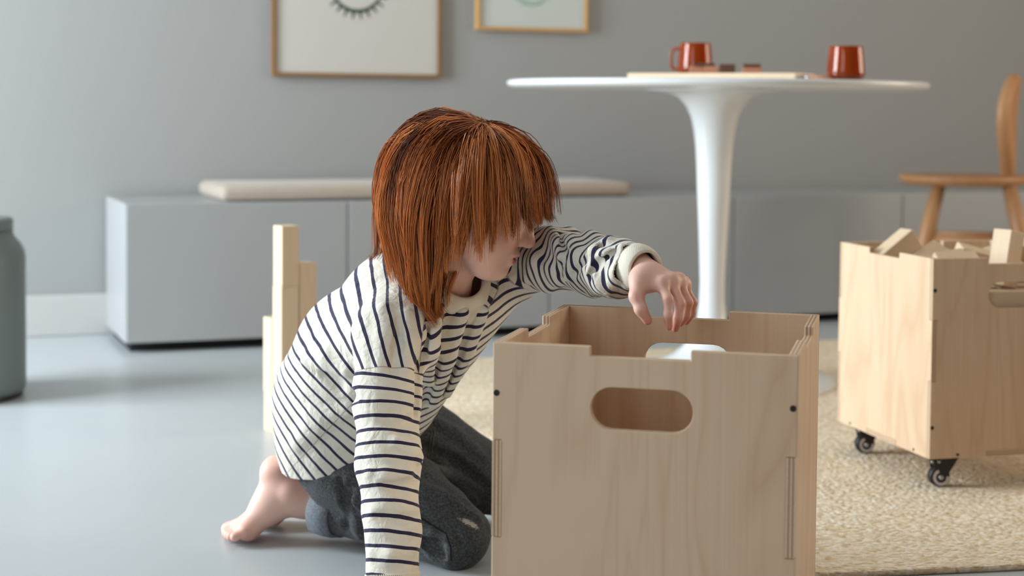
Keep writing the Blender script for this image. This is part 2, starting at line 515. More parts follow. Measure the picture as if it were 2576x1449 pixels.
# ------------------------------------------------------------------ pedestal table
TX, TY, TR, TT = 0.4874, 3.9147, 0.5023, 0.733
tb = empty('pedestal_table', (TX, TY, RUG_Z), 0)
tag(tb, 'white round pedestal table with a flared stem standing on the rug', 'table')
zt = TT-RUG_Z
from_bm('table_top', lathe_bm([(0.0, zt-0.020), (0.40, zt-0.020), (0.478, zt-0.0195), (0.492, zt-0.017), (0.4995, zt-0.013), (TR, zt-0.0075), (0.4995, zt-0.002), (0.494, zt), (0.0, zt)], 128), M['white_lacquer'], tb, smooth=True)
stem = [(0.30, 0.0), (0.298, 0.006), (0.285, 0.012), (0.235, 0.020), (0.18, 0.029), (0.13, 0.043), (0.092, 0.062), (0.065, 0.086), (0.047, 0.115), (0.036, 0.15), (0.031, 0.19), (0.030, 0.24), (0.0325, 0.31), (0.036, 0.39), (0.0395, 0.46), (0.042, 0.52), (0.0455, 0.57), (0.050, 0.605), (0.0575, 0.638), (0.070, 0.664), (0.088, 0.684), (0.110, 0.694), (0.14, 0.699), (0.164, 0.701), (0.166, zt-0.020)]
from_bm('stem', lathe_bm(stem, 96), M['white_lacquer'], tb, smooth=True)

def table_pt(px, d):
    P = U(px, 200, d)
    return Vector((P[0], P[1], TT))

# serving board on the table
a = table_pt(1577, 3.80); b_ = table_pt(2003, 3.62)
L = (b_-a).length
bo = from_bm('serving_board', box_bm(0, L, 0, 0.17, 0, 0.0165), M['board'], loc=(a.x, a.y, TT), rot=(0, 0, math.atan2(b_.y-a.y, b_.x-a.x)), bevel=0.004, segs=2)
tag(bo, 'long pale wooden serving board lying on the white table', 'board')

def mug(loc, rz, label):
    o = empty('glass_mug', loc, rz)
    tag(o, label, 'mug', 'amber glass mugs on the table')
    pr = [(0.0, 0.0), (0.034, 0.0), (0.0395, 0.003), (0.0415, 0.010), (0.0405, 0.030), (0.0365, 0.070), (0.0358, 0.0735), (0.0346, 0.0735), (0.0345, 0.070), (0.0380, 0.030), (0.0388, 0.012), (0.034, 0.006), (0.0, 0.006)]
    from_bm('cup', lathe_bm(pr, 48, close_top=False, close_bot=False), M['amber'], o, smooth=True)
    from_bm('handle', tube_bm([(0.0355, 0, 0.060), (0.046, 0, 0.0605), (0.054, 0, 0.057), (0.0575, 0, 0.046), (0.0575, 0, 0.026), (0.054, 0, 0.014), (0.046, 0, 0.0105), (0.0385, 0, 0.011)], 0.0036, 10), M['amber'], o, smooth=True)
    return o
p = table_pt(2127, 3.54)
mug((p.x, p.y, TT), 1.7, 'amber glass mug standing on the white table top beside the board')
p = table_pt(1748, 3.86)
mug((p.x, p.y, TT+0.0165), math.pi-0.25, 'amber glass mug standing on the board with its handle sideways')

# small dark brown blocks on the board
M['choc'] = wood('dark_brown_block', srgb(92, 62, 46), srgb(58, 38, 28), 'X', 2.0, 0.4, 0.6)
M['choc2'] = wood('red_brown_block', srgb(176, 122, 96), srgb(120, 72, 52), 'X', 2.0, 0.4, 0.6)
def tblock(px, d, w, h, mat, label, z=0.0165, rz=-0.12, dep=0.022):
    p_ = table_pt(px, d)
    o = from_bm('small_block', box_bm(-w/2, w/2, -dep/2, dep/2, 0, h), mat, loc=(p_.x, p_.y, TT+z), rot=(0, 0, rz), bevel=0.002)
    tag(o, label, 'block', 'small blocks on the serving board')
    return o
tblock(1752, 3.765, 0.034, 0.016, M['choc2'], 'reddish brown small block before the mug handle side on the board')
tblock(1790, 3.752, 0.034, 0.016, M['choc2'], 'reddish brown small block in the middle of the row on the board')
tblock(1829, 3.742, 0.036, 0.021, M['choc'], 'darkest brown small block at the end of the row on the board')
tblock(1771, 3.758, 0.050, 0.0075, M['choc'], 'flat dark slab stacked on the reddish small blocks', 0.0325)
tblock(1891, 3.725, 0.044, 0.013, M['choc2'], 'reddish brown small block standing apart from the row', dep=0.03)
tblock(1891, 3.725, 0.040, 0.0085, M['choc'], 'dark slab stacked on the block standing apart', 0.0295, dep=0.028)
# thin brush lying between board and mug
a = table_pt(2006, 3.565); b_ = table_pt(2090, 3.50)
br = empty('paint_brush', (a.x, a.y, TT+0.005), math.atan2(b_.y-a.y, b_.x-a.x))
tag(br, 'thin brown brush lying on the table between board and mug', 'brush')
L = (b_-a).length
M['bristle'] = plain('grey_brown_bristle', srgb(120, 104, 94), 0.8, 0.2)
from_bm('handle', tube_bm([(0.030, 0, 0), (0.05, 0, 0.0004), (L, 0, -0.0015)], [0.0042, 0.0048, 0.003], 10), M['choc2'], br, smooth=True)
from_bm('ferrule', tube_bm([(0.020, 0, 0), (0.032, 0, 0)], 0.0048, 10), M['steel'], br, smooth=True)
from_bm('bristles', tube_bm([(-0.004, 0, 0), (0.008, 0, 0), (0.021, 0, 0)], [0.002, 0.0052, 0.0045], 10), M['bristle'], br, smooth=True)

# ------------------------------------------------------------------ wooden chair by the table
CH_D = 4.82
sp = U(2422, 440, CH_D)
SEAT_Z = sp[2]
ch = empty('wooden_chair', (sp[0], sp[1], 0), -0.273)
tag(ch, 'oak chair with round seat and petal-shaped backrest beside the table', 'chair')
bm = lathe_bm([(0.0, -0.030), (0.150, -0.030), (0.172, -0.026), (0.184, -0.016), (0.187, -0.008), (0.184, -0.001), (0.178, 0.0), (0.0, -0.004)], 72)
o = from_bm('seat', bm, M['oak'], ch, loc=(0, 0, SEAT_Z), smooth=True)
legs = [(-0.062, -0.095, -0.165, -0.150), (0.128, -0.095, 0.235, -0.150), (-0.062, 0.095, -0.165, 0.150), (0.128, 0.095, 0.235, 0.150)]
for x0, y0, x1, y1 in legs:
    from_bm('leg', tube_bm([(x0, y0, SEAT_Z-0.010), ((x0*2+x1)/3, (y0*2+y1)/3, SEAT_Z*0.66), (x1, y1, 0.0)], [0.0185, 0.0225, 0.0125], 20), M['oak'], ch, smooth=True)
zs = 0.292
def at_leg(l, z):
    x0, y0, x1, y1 = l
    f_ = 1-z/SEAT_Z
    return (x0+(x1-x0)*f_, y0+(y1-y0)*f_, z)
for i, j in ((0, 1), (2, 3)):
    from_bm('stretcher', tube_bm([at_leg(legs[i], zs), at_leg(legs[j], zs)], 0.0095, 12), M['oak'], ch, smooth=True)
from_bm('stretcher', tube_bm([at_leg(legs[0], zs-0.04), at_leg(legs[2], zs-0.04)], 0.0095, 12), M['oak'], ch, smooth=True)
# petal backrest: a thick rounded disc seen nearly edge on, narrowing to a foot that enters the seat
def petal_bm(th):
    bm = bmesh.new()
    hw = [(z_*1.06, w_) for z_, w_ in [(0.0, 0.030), (0.02, 0.034), (0.05, 0.058), (0.09, 0.092), (0.13, 0.116), (0.17, 0.127), (0.205, 0.125), (0.235, 0.112), (0.262, 0.088), (0.282, 0.058), (0.294, 0.026), (0.297, 0.0)]]
    right = [(w, z) for z, w in hw]
    outline = right + [(-w, z) for w, z in reversed(right[:-1])]
    levels = [(0.88, -th/2), (0.97, -th*0.36), (1.0, -th*0.12), (1.0, th*0.12), (0.97, th*0.36), (0.88, th/2)]
    rings = []
    zc = 0.15
    for s, off in levels:
        rings.append([bm.verts.new((off - 0.9*(y*s)**2, y*s, zc+(z-zc)*(s if z > 0.02 else 1))) for y, z in outline])
    n = len(outline)
    for a, b in zip(rings, rings[1:]):
        for i in range(n):
            j = (i+1) % n
            bm.faces.new((a[i], a[j], b[j], b[i]))
    for rg in (rings[0], rings[-1]):
        m_ = len(right)-1
        for i in range(m_):
            j = n-1-i
            q = [rg[i], rg[i+1], rg[j-1] if i+1 < m_ else rg[m_], rg[j]]
            q = list(dict.fromkeys(q))
            if len(q) >= 3: bm.faces.new(q)
    return bm
o = from_bm('backrest', petal_bm(0.042), M['oak'], ch, loc=(0.128, 0.025, SEAT_Z-0.012), rot=(0, 0.04, -0.13), smooth=True)
o.modifiers.new('sub', 'SUBSURF').levels = 2
o.modifiers['sub'].render_levels = 2

# ------------------------------------------------------------------ plywood storage boxes on castors
BW, BD, BH, BT = 0.3268, 0.3545, 0.3483, 0.0105
M['ply_edge'] = ply_edge('plywood_edge', BT)

def stadium(cx, cz, w, h, n=10):
    r = h/2
    pts = []
    for k in range(n+1):
        a = -math.pi/2 + math.pi*k/n
        pts.append((cx+w/2-r+r*math.cos(a), cz+r*math.sin(a)))
    for k in range(n+1):
        a = math.pi/2 + math.pi*k/n
        pts.append((cx-w/2+r+r*math.cos(a), cz+r*math.sin(a)))
    return pts

def wide_outline(w, h, t):
    """front and back panels: middle third of both upright edges cut away for the side panels"""
    a, b = h*0.388, h*0.695
    return [(0, 0), (w*0.34, 0), (w*0.34, t), (w*0.66, t), (w*0.66, 0), (w, 0), (w, a), (w-t, a), (w-t, b), (w, b), (w, h),
            (w*0.658, h), (w*0.658, h-t), (w*0.327, h-t), (w*0.327, h), (0, h), (0, b), (t, b), (t, a), (0, a)]

def side_outline(d, h, t):
    a, b = h*0.388, h*0.695
    e = 0.0004
    return [(t, 0), (d*0.34, 0), (d*0.34, t), (d*0.66, t), (d*0.66, 0), (d-t, 0), (d-t, a+e), (d+e, a+e), (d+e, b-e), (d-t, b-e), (d-t, h),
            (d*0.66, h), (d*0.66, h-t), (d*0.34, h-t), (d*0.34, h), (t, h), (t, b-e), (-e, b-e), (-e, a+e), (t, a+e)]

def base_outline(w, d, t):
    return [(t, t), (w*0.342, t), (w*0.342, 0), (w*0.658, 0), (w*0.658, t), (w-t, t), (w-t, d*0.342), (w, d*0.342), (w, d*0.658), (w-t, d*0.658),
            (w-t, d-t), (w*0.658, d-t), (w*0.658, d), (w*0.342, d), (w*0.342, d-t), (t, d-t), (t, d*0.658), (0, d*0.658), (0, d*0.342), (t, d*0.342)]

def castor(parent, x, y, hc, rz):
    r = hc*0.335
    # bracket: swept side profile, solid fork with plate
    bm = bmesh.new()
    prof = [(-0.026, hc), (0.030, hc), (0.030, hc-0.004), (0.016, r+0.010), (0.0115, r+0.001), (0.006, r-0.006), (-0.003, r-0.007), (-0.009, r-0.001), (-0.0105, r+0.010), (-0.014, hc-0.012), (-0.026, hc-0.004)]
    for s in (-1, 1):
        a = [bm.verts.new((px_, s*0.0115, pz)) for px_, pz in prof]
        b = [bm.verts.new((px_, s*0.0135, pz)) for px_, pz in prof]
        bm.faces.new(a); bm.faces.new(b[::-1])
        for i in range(len(prof)):
            j = (i+1) % len(prof)
            bm.faces.new((a[i], a[j], b[j], b[i]))
    box_bm(-0.026, 0.030, -0.016, 0.016, hc-0.0035, hc, bm)
    box_bm(-0.014, 0.018, -0.0115, 0.0115, hc-0.016, hc-0.0035, bm)
    o = from_bm('castor', bm, M['black'], parent, loc=(x, y, 0), rot=(0, 0, rz), bevel=0.0006, segs=1)
    wb = lathe_bm([(0.0, -0.0095), (r*0.80, -0.0095), (r*0.94, -0.0085), (r, -0.006), (r, 0.006), (r*0.94, 0.0085), (r*0.80, 0.0095), (0.0, 0.0095)], 40)
    from_bm('wheel', wb, M['black'], o, loc=(0, 0, r), rot=(math.pi/2, 0, 0), smooth=True)
    M.setdefault('wheel_ring', plain('pale_wheel_ring', srgb(206, 198, 200), 0.4, 0.4))
    for s in (-1, 1):
        pr = [(r*0.50, -0.0006), (r*0.52, 0.0006), (r*0.76, 0.0006), (r*0.78, -0.0006)]
        rb = bmesh.new()
        # open on the fork side, as the fork covers it
        n = 26
        rows = []
        for k in range(n+1):
            a = math.pi*0.62 + (math.pi*1.42)*k/n
            rows.append([rb.verts.new((rr*math.cos(a), zz, rr*math.sin(a))) for rr, zz in pr])
        for p_, q_ in zip(rows, rows[1:]):
            for i in range(3): rb.faces.new((p_[i], p_[i+1], q_[i+1], q_[i]))
            rb.faces.new((p_[3], p_[0], q_[0], q_[3]))
        rb.faces.new(rows[0]); rb.faces.new(rows[-1][::-1])
        from_bm('wheel_ring', rb, M['wheel_ring'], o, loc=(0, s*0.0140, r), rot=(0, 0, 0 if s < 0 else 0), smooth=False)
        from_bm('axle_cap', lathe_bm([(0.0046, -0.001), (0.0046, 0.001), (0.0034, 0.0022), (0.0, 0.0026)], 20), M['steel'], o, loc=(0, s*0.0135, r), rot=(math.pi/2 if s < 0 else -math.pi/2, 0, 0), smooth=True)
    for xx in (-0.016, -0.004):
        from_bm('bracket_bolt', lathe_bm([(0.0028, -0.0005), (0.0028, 0.001), (0.0, 0.0016)], 14), M['steel'], o, loc=(xx, -0.0136, hc-0.009), rot=(math.pi/2, 0, 0), smooth=True)
    return o

def storage_box(loc, yaw, zb, label, swivel):
    o = empty('storage_box', (loc[0], loc[1], loc[2]), yaw)
    tag(o, label, 'box', 'plywood storage boxes on castors')
    hc = zb-loc[2]
    mats = [M['birch'], M['ply_edge']]
    hole = stadium(BW/2, BH-0.0655, 0.110, 0.0455)
    for nm, y in (('front_panel', 0.0), ('back_panel', BD-BT)):
        p_ = poly_prism(wide_outline(BW, BH, BT), [hole], BT, nm, mats, o, bevel=0.0011)
        p_.location = (0, y, hc)
        sy = -1 if y == 0 else 1
        for xs in (0.0045, BW-0.0045):
            for zz in (BH-0.055, 0.055):
                s = from_bm('screw', lathe_bm([(0.0, 0.0003), (0.0014, 0.0003), (0.0024, 0.0009), (0.0034, 0.0007), (0.0036, -0.002), (0, -0.002)], 16), M['screw'], p_, loc=(xs, 0 if y == 0 else BT, zz), rot=(math.pi/2*(1 if sy < 0 else -1), 0, 0), smooth=False)
        for xs in (0.055, BW-0.055):
            from_bm('screw', lathe_bm([(0.0, 0.0003), (0.0014, 0.0003), (0.0022, 0.0008), (0.0027, 0.0006), (0.0028, -0.002), (0, -0.002)], 16), M['screw'], p_, loc=(xs, 0 if y == 0 else BT, 0.006), rot=(math.pi/2*(1 if sy < 0 else -1), 0, 0))
    for nm, x in (('left_panel', BT), ('right_panel', BW)):
        p_ = poly_prism(side_outline(BD, BH, BT), [], BT, nm, mats, o, bevel=0.0011)
        p_.location = (x, 0, hc)
        p_.rotation_euler = (0, 0, math.pi/2)
        for xs in (0.055, BD-0.055):
            from_bm('screw', lathe_bm([(0.0, 0.0003), (0.0014, 0.0003), (0.0022, 0.0008), (0.0027, 0.0006), (0.0028, -0.002), (0, -0.002)], 16), M['screw'], p_, loc=(xs, BT if nm == 'left_panel' else 0, 0.006), rot=(-math.pi/2 if nm == 'left_panel' else math.pi/2, 0, 0))
    p_ = poly_prism(base_outline(BW, BD, BT), [], BT, 'base_panel', mats, o, bevel=0.0006)
    p_.location = (0, 0, hc+BT)
    p_.rotation_euler = (-math.pi/2, 0, 0)
    for k, (x, y) in enumerate(((0.036, 0.030), (BW-0.036, 0.030), (0.036, BD-0.045), (BW-0.036, BD-0.045))):
        castor(o, x, y, hc, swivel[k])
    return o

storage_box((-0.019, 1.7479, 0.0), -0.2479, 0.065, 'plywood storage box with oval handle hole that the child reaches into', (0.2, -0.4, 0.5, 0.1))
BBX, BBY, BBYAW = 0.7256, 2.7801, 0.259
boxB = storage_box((BBX, BBY, RUG_Z), BBYAW, 0.065, 'plywood storage box filled with wooden blocks standing on the rug', (-0.20, 0.3, -0.15, 0.2))

# ------------------------------------------------------------------ wooden building blocks
_block_mesh = {}
def block(L, loc, rot, label, group, s=0.0388, w=None):
    key = (round(L, 4), round(w or s, 4))
    if key not in _block_mesh:
        bm = box_bm(-(w or s)/2, (w or s)/2, -s/2, s/2, 0, L)
        bmesh.ops.bevel(bm, geom=bm.edges[:], offset=0.0009, segments=1, affect='EDGES')
        me = bpy.data.meshes.new('building_block')
        bm.to_mesh(me); bm.free()
        me.materials.append(M['block'])
        _block_mesh[key] = me
    o = bpy.data.objects.new('building_block', _block_mesh[key])
    COL.objects.link(o)
    o.location = loc
    o.rotation_euler = rot
    return tag(o, label, 'block', group)

TWY = 0.61
tu = Vector((math.cos(TWY), math.sin(TWY), 0)); tv = Vector((-math.sin(TWY), math.cos(TWY), 0))
bc = Vector(U(718, 1090, 3.30)); bc.z = 0
S = 0.0388
def stack(base, items):
    z = 0.0
    for L, lab, dx in items:
        block(L, (base.x+dx*tu.x, base.y+dx*tu.y, z), (0, 0, TWY), lab, 'blocks of the tower behind the child')
        z += L+0.0002
stack(bc, [(0.080, 'short upright block at the foot of the highest column of the tower', 0), (0.222, 'long upright block in the middle of the highest tower column', 0), (0.122, 'topmost wooden block of the tower behind the child', 0.001)])
stack(bc+tv*(S+0.0008), [(0.080, 'short block at the foot of the lowest tower column', 0), (0.154, 'upright block on top of the lowest column of the tower', -0.0015)])
stack(bc+tu*(S+0.0012), [(0.190, 'upright block at the foot of the tower column nearest the child', 0), (0.157, 'upper block of the tower column nearest the child', 0.0008)])

# blocks filling the box on the rug, in box coordinates
bu = Vector((math.cos(BBYAW), math.sin(BBYAW), 0)); bv = Vector((-math.sin(BBYAW), math.cos(BBYAW), 0))
def inbox(x, y, z):
    return Vector((BBX, BBY, 0)) + bu*x + bv*y + Vector((0, 0, z))
Z0 = 0.065+BT+0.0005
GB = 'blocks in the box on the rug'
for i in range(3):
    for j in range(4):
        x, y = 0.045+i*0.115, 0.036+j*0.09
        block(0.237, inbox(x, y, Z0), (0, 0, BBYAW), 'wooden block standing upright inside the box on the rug', GB)
TZ = Z0+0.2375
def lay(x, y, z, L, yaw, label, tilt=0.0, roll=0.0):
    R = Matrix.Rotation(BBYAW+yaw, 4, 'Z') @ Matrix.Rotation(tilt, 4, 'Y') @ Matrix.Rotation(math.pi/2, 4, 'Y') @ Matrix.Rotation(roll, 4, 'Z')
    p_ = inbox(x, y, z)
    o = block(L, p_, R.to_euler(), label, GB)
    return o
h_ = S/2
lay(0.06, 0.032, TZ+h_, 0.20, 0.0, 'long block lying behind the handle hole of the box on the rug')
lay(0.02, 0.103, TZ+h_, 0.16, 0.03, 'block lying flat in the middle of the box on the rug')
lay(0.03, 0.160, TZ+h_, 0.16, -0.05, 'block lying flat near the middle of the box on the rug')
lay(0.03, 0.205, TZ+h_, 0.122, 0.1, 'block lying flat in the back half of the box on the rug')
lay(0.02, 0.29, TZ+h_, 0.122, 0.03, 'block lying flat along the back panel of the box on the rug')
lay(0.19, 0.29, TZ+h_, 0.122, -0.02, 'block lying flat in the far corner of the box on the rug')
lay(0.188, 0.115, TZ+h_, 0.122, 0.08, 'block lying flat at the side of the box on the rug')
lay(0.185, 0.20, TZ+h_, 0.122, -0.1, 'block lying flat in the far half of the box on the rug')

def pose(px, py, d, L, rot, label):
    """rot: matrix whose z is the block's long axis; the point is the block centre"""
    P = Vector(U(px, py, d))
    R = rot
    p_ = P - (R @ Vector((0, 0, L/2)))
    return block(L, p_, R.to_euler(), label, GB)
def rotm(yaw, lean, spin):
    return Matrix.Rotation(yaw, 3, 'Z') @ Matrix.Rotation(lean, 3, 'Y') @ Matrix.Rotation(spin, 3, 'Z')
pose(2255, 628, 3.035, 0.080, rotm(0.35, 0.95, 0.0), 'tilted short block sticking out over the notch of the box on the rug')
pose(2334, 655, 3.04, 0.080, rotm(0.75, 1.25, 0.5), 'short block in the shade beside the tilted block in the box')
pose(2402, 664, 2.96, 0.080, rotm(0.3, 1.45, 0.72), 'block showing only one pale corner above the rim of the box')
pose(2484, 661, 2.99, 0.122, rotm(0.1, 1.83, 0.25), 'pale block lying aslant behind the leaning upright block')
pose(2529, 650, 2.895, 0.100, rotm(0.62, 0.20, 0.0), 'upright block leaning out of the box above its handle hole')
pose(2536, 641, 3.035, 0.090, rotm(0.2, 1.30, 0.3), 'slanting block behind the leaning upright block')

# ------------------------------------------------------------------ implicit surfaces for the child
def rcone(p, a, b, r1, r2):
    a = np.asarray(a, float); b = np.asarray(b, float)
    ba = b-a
    l2 = float(ba@ba); rr = r1-r2; a2 = l2-rr*rr; il2 = 1.0/l2
    pa = p-a
    y = pa@ba
    z = y-l2
    w = pa*l2-y[:, None]*ba
    x2 = np.einsum('ij,ij->i', w, w)
    y2 = y*y*l2; z2 = z*z*l2
    k = np.sign(rr)*rr*rr*x2
    c1 = np.sign(z)*a2*z2 > k
    c2 = np.sign(y)*a2*y2 < k
    d3 = (np.sqrt(np.maximum(x2*a2*il2, 0))+y*rr)*il2-r1
    return np.where(c1, np.sqrt(x2+z2)*il2-r2, np.where(c2, np.sqrt(x2+y2)*il2-r1, d3))

def ell(p, c, rad, R=None):
    q = p-np.asarray(c, float)
    if R is not None: q = q@R
    rad = np.asarray(rad, float)
    k0 = np.sqrt(((q/rad)**2).sum(1)); k1 = np.sqrt(((q/rad**2)**2).sum(1))
    return k0*(k0-1)/np.maximum(k1, 1e-9)

def smin(a, b, k):
    h = np.maximum(k-np.abs(a-b), 0)/k
    return np.minimum(a, b)-h*h*k*0.25
def smax(a, b, k): return -smin(-a, -b, k)
def chain(p, pts, rads, k=0.012):
    d = None
    for i in range(len(pts)-1):
        e = rcone(p, pts[i], pts[i+1], rads[i], rads[i+1])
        d = e if d is None else smin(d, e, k)
    return d

def bounded(fn, p, c, r):
    d = np.sqrt(((p-c)**2).sum(1))-r
    m = d < 0.06
    if m.any(): d[m] = fn(p[m])
    return d

def sdf_mesh(fn, lo, hi, h, margin=1.3, B=8):
    """narrow-band naive surface nets -> verts, quads"""
    lo = np.asarray(lo, float); hi = np.asarray(hi, float)
    nb = np.ceil((hi-lo)/(h*B)).astype(int)
    g = np.stack(np.meshgrid(*[np.arange(n) for n in nb], indexing='ij'), -1).reshape(-1, 3)
    cen = lo+(g+0.5)*h*B
    d = fn(cen)
    g = g[np.abs(d) < h*B*0.87*margin]
    ii = np.arange(B+1)
    off = np.stack(np.meshgrid(ii, ii, ii, indexing='ij'), -1).reshape(-1, 3)
    vals = np.empty((len(g), (B+1)**3), np.float32)
    CH = 1500
    for s in range(0, len(g), CH):
        q = (g[s:s+CH, None, :]*B+off[None])
        vals[s:s+CH] = fn(lo+q.reshape(-1, 3)*h).reshape(-1, (B+1)**3)
    V = vals.reshape(-1, B+1, B+1, B+1)
    inside = V < 0
    # corners of each cell
    cs = [(x, y, z) for x in (0, 1) for y in (0, 1) for z in (0, 1)]
    cnt = sum(inside[:, x:x+B, y:y+B, z:z+B].astype(np.int8) for x, y, z in cs)
    act = (cnt > 0) & (cnt < 8)
    bi, cx, cy, cz = np.nonzero(act)
    cell = g[bi]*B+np.stack([cx, cy, cz], 1)
    acc = np.zeros((len(bi), 3)); num = np.zeros(len(bi))
    for a in cs:
        for ax in range(3):
            if a[ax]: continue
            b = list(a); b[ax] = 1
            va = V[bi, cx+a[0], cy+a[1], cz+a[2]].astype(float); vb = V[bi, cx+b[0], cy+b[1], cz+b[2]].astype(float)
            m = (va < 0) != (vb < 0)
            t = np.where(m, va/np.where(m, va-vb, 1), 0)
            pt = np.tile(np.array(a, float), (len(bi), 1)); pt[:, ax] += t
            acc += pt*m[:, None]; num += m
    verts = lo+(cell+acc/num[:, None])*h
    NB = nb*B+2
    key = lambda c: ((c[:, 0]+1)*(NB[1]+2)+(c[:, 1]+1))*(NB[2]+2)+(c[:, 2]+1)
    ks = key(cell); order = np.argsort(ks); ks = ks[order]
    def look(c):
        k = key(c); i = np.searchsorted(ks, k); i = np.minimum(i, len(ks)-1)
        return np.where(ks[i] == k, order[i], -1)
    quads = []
    for ax in range(3):
        s1 = [slice(0, B)]*3; s2 = [slice(0, B)]*3; s2[ax] = slice(1, B+1)
        A = inside[(slice(None), *s1)]; Bm = inside[(slice(None), *s2)]
        ei, x, y, z = np.nonzero(A != Bm)
        c = g[ei]*B+np.stack([x, y, z], 1)
        flip = A[ei, x, y, z]
        o1, o2 = (ax+1) % 3, (ax+2) % 3
        e1 = np.zeros(3, int); e1[o1] = 1
        e2 = np.zeros(3, int); e2[o2] = 1
        q = np.stack([look(c-e1-e2), look(c-e2), look(c), look(c-e1)], 1)
        q[~flip] = q[~flip][:, ::-1]
        quads.append(q[(q >= 0).all(1)])
    return verts, np.concatenate(quads)

def np_mesh(name, verts, faces, attrs=None, smooth=True):
    me = bpy.data.meshes.new(name)
    n = faces.shape[1]
    me.vertices.add(len(verts)); me.vertices.foreach_set('co', np.asarray(verts, np.float32).ravel())
    me.loops.add(faces.size); me.loops.foreach_set('vertex_index', faces.astype(np.int32).ravel())
    me.polygons.add(len(faces))
    me.polygons.foreach_set('loop_start', np.arange(0, faces.size, n, dtype=np.int32))
    me.update(calc_edges=True)
    if smooth: me.polygons.foreach_set('use_smooth', np.ones(len(faces), bool))
    for k, v in (attrs or {}).items():
        a = me.attributes.new(k, 'FLOAT', 'POINT'); a.data.foreach_set('value', np.asarray(v, np.float32))
    me.validate()
    return me

def drop_faces(verts, faces, keep_v):
    """keep faces with any kept vertex, compact"""
    f = faces[keep_v[faces].any(1)]
    used = np.unique(f)
    mp = -np.ones(len(verts), int); mp[used] = np.arange(len(used))
    return verts[used], mp[f], used

def wob(p, s, seed):
    """smooth pseudo noise in -1..1"""
    r = np.random.RandomState(seed)
    out = 0
    for k in range(5):
        w = r.normal(size=3); w /= np.linalg.norm(w)
        out = out+np.sin(p@w*s*(0.7+0.35*k)+r.uniform(0, 6.28)+1.3*np.sin(p@r.normal(size=3)*s*0.5+r.uniform(0, 6.28)))
    return out/5*1.4

def nrm(v): return np.asarray(v, float)/np.linalg.norm(v)
def unit_cols(f, up):
    f = nrm(f); l = nrm(np.cross(up, f)); u = np.cross(f, l)
    return np.stack([f, l, u], 1)      # columns: forward, left, up

# ------------------------------------------------------------------ pose, from the photograph
PH = {}
SPINE = [U(858, 1115, 2.46), U(872, 1010, 2.43), U(925, 900, 2.37), U(1030, 800, 2.28), U(1105, 752, 2.225)]
SH_N, SH_F = U(985, 862, 2.14), U(1312, 650, 2.30)
ARM_N = [SH_N, U(972, 1000, 2.12), U(979, 1160, 2.09), U(985, 1320, 2.06), U(988, 1462, 2.04)]
ARM_F = [SH_F, U(1400, 652, 2.225), U(1485, 664, 2.125), U(1550, 674, 2.04), U(1604, 672, 1.99)]
WR_F = U(1632, 694, 1.968)
NECK = [U(1105, 752, 2.225), U(1126, 690, 2.205), U(1150, 600, 2.175)]
HEAD_C = U(1181, 470, 2.165)
HEAD_PITCH, HEAD_YAW = math.radians(19), math.radians(-6)
HEAD_R = unit_cols((math.cos(HEAD_PITCH)*math.cos(HEAD_YAW), math.cos(HEAD_PITCH)*math.sin(HEAD_YAW), -math.sin(HEAD_PITCH)), (0, 0, 1))
HIP_N, KNEE_N, ANK_N = U(880, 1140, 2.43), U(1150, 1346, 2.365), U(770, 1255, 2.485)
HIP_F, KNEE_F, ANK_F = U(985, 1092, 2.52), U(1262, 1222, 2.585), U(840, 1240, 2.575)

def headloc(p): return (p-HEAD_C)@HEAD_R

def d_head(p):
    q = headloc(p)
    ay = np.abs(q[:, 1])
    qs = np.stack([q[:, 0], ay, q[:, 2]], 1)
    d = ell(q, (-0.004, 0, 0.006), (0.090, 0.072, 0.083))
    d = smin(d, ell(q, (0.036, 0, -0.045), (0.050, 0.053, 0.058)), 0.03)
    d = smin(d, ell(qs, (0.050, 0.030, -0.050), (0.028, 0.026, 0.030)), 0.022)     # cheeks
    d = smin(d, ell(q, (0.066, 0, -0.092), (0.019, 0.021, 0.015)), 0.028)          # chin
    d = smin(d, rcone(qs, (0.016, 0.050, -0.050), (0.056, 0.026, -0.090), 0.014, 0.012), 0.022)  # jaw
    d = smin(d, rcone(q, (0.083, 0, 0.000), (0.098, 0, -0.040), 0.006, 0.0082), 0.012)
    d = smin(d, ell(q, (0.099, 0, -0.043), (0.0085, 0.0085, 0.0078)), 0.006)
    d = smin(d, ell(qs, (0.0905, 0.0095, -0.0455), (0.007, 0.0058, 0.0055)), 0.006)
    d = smin(d, ell(q, (0.0855, 0, -0.0640), (0.009, 0.021, 0.0062)), 0.008)
    d = smin(d, ell(q, (0.0835, 0, -0.0735), (0.0085, 0.018, 0.0062)), 0.007)
    d = smax(d, -ell(q, (0.0945, 0, -0.0690), (0.0075, 0.022, 0.0012)), 0.004)
    d = smax(d, -ell(qs, (0.098, 0.031, -0.010), (0.016, 0.016, 0.0105)), 0.012)
    d = smin(d, ell(qs, (0.074, 0.031, -0.010), (0.0105, 0.0125, 0.0095)), 0.004)  # closed lids over the eyes
    d = smin(d, ell(qs, (0.006, 0.073, -0.022), (0.016, 0.007, 0.026)), 0.006)     # ears
    return d

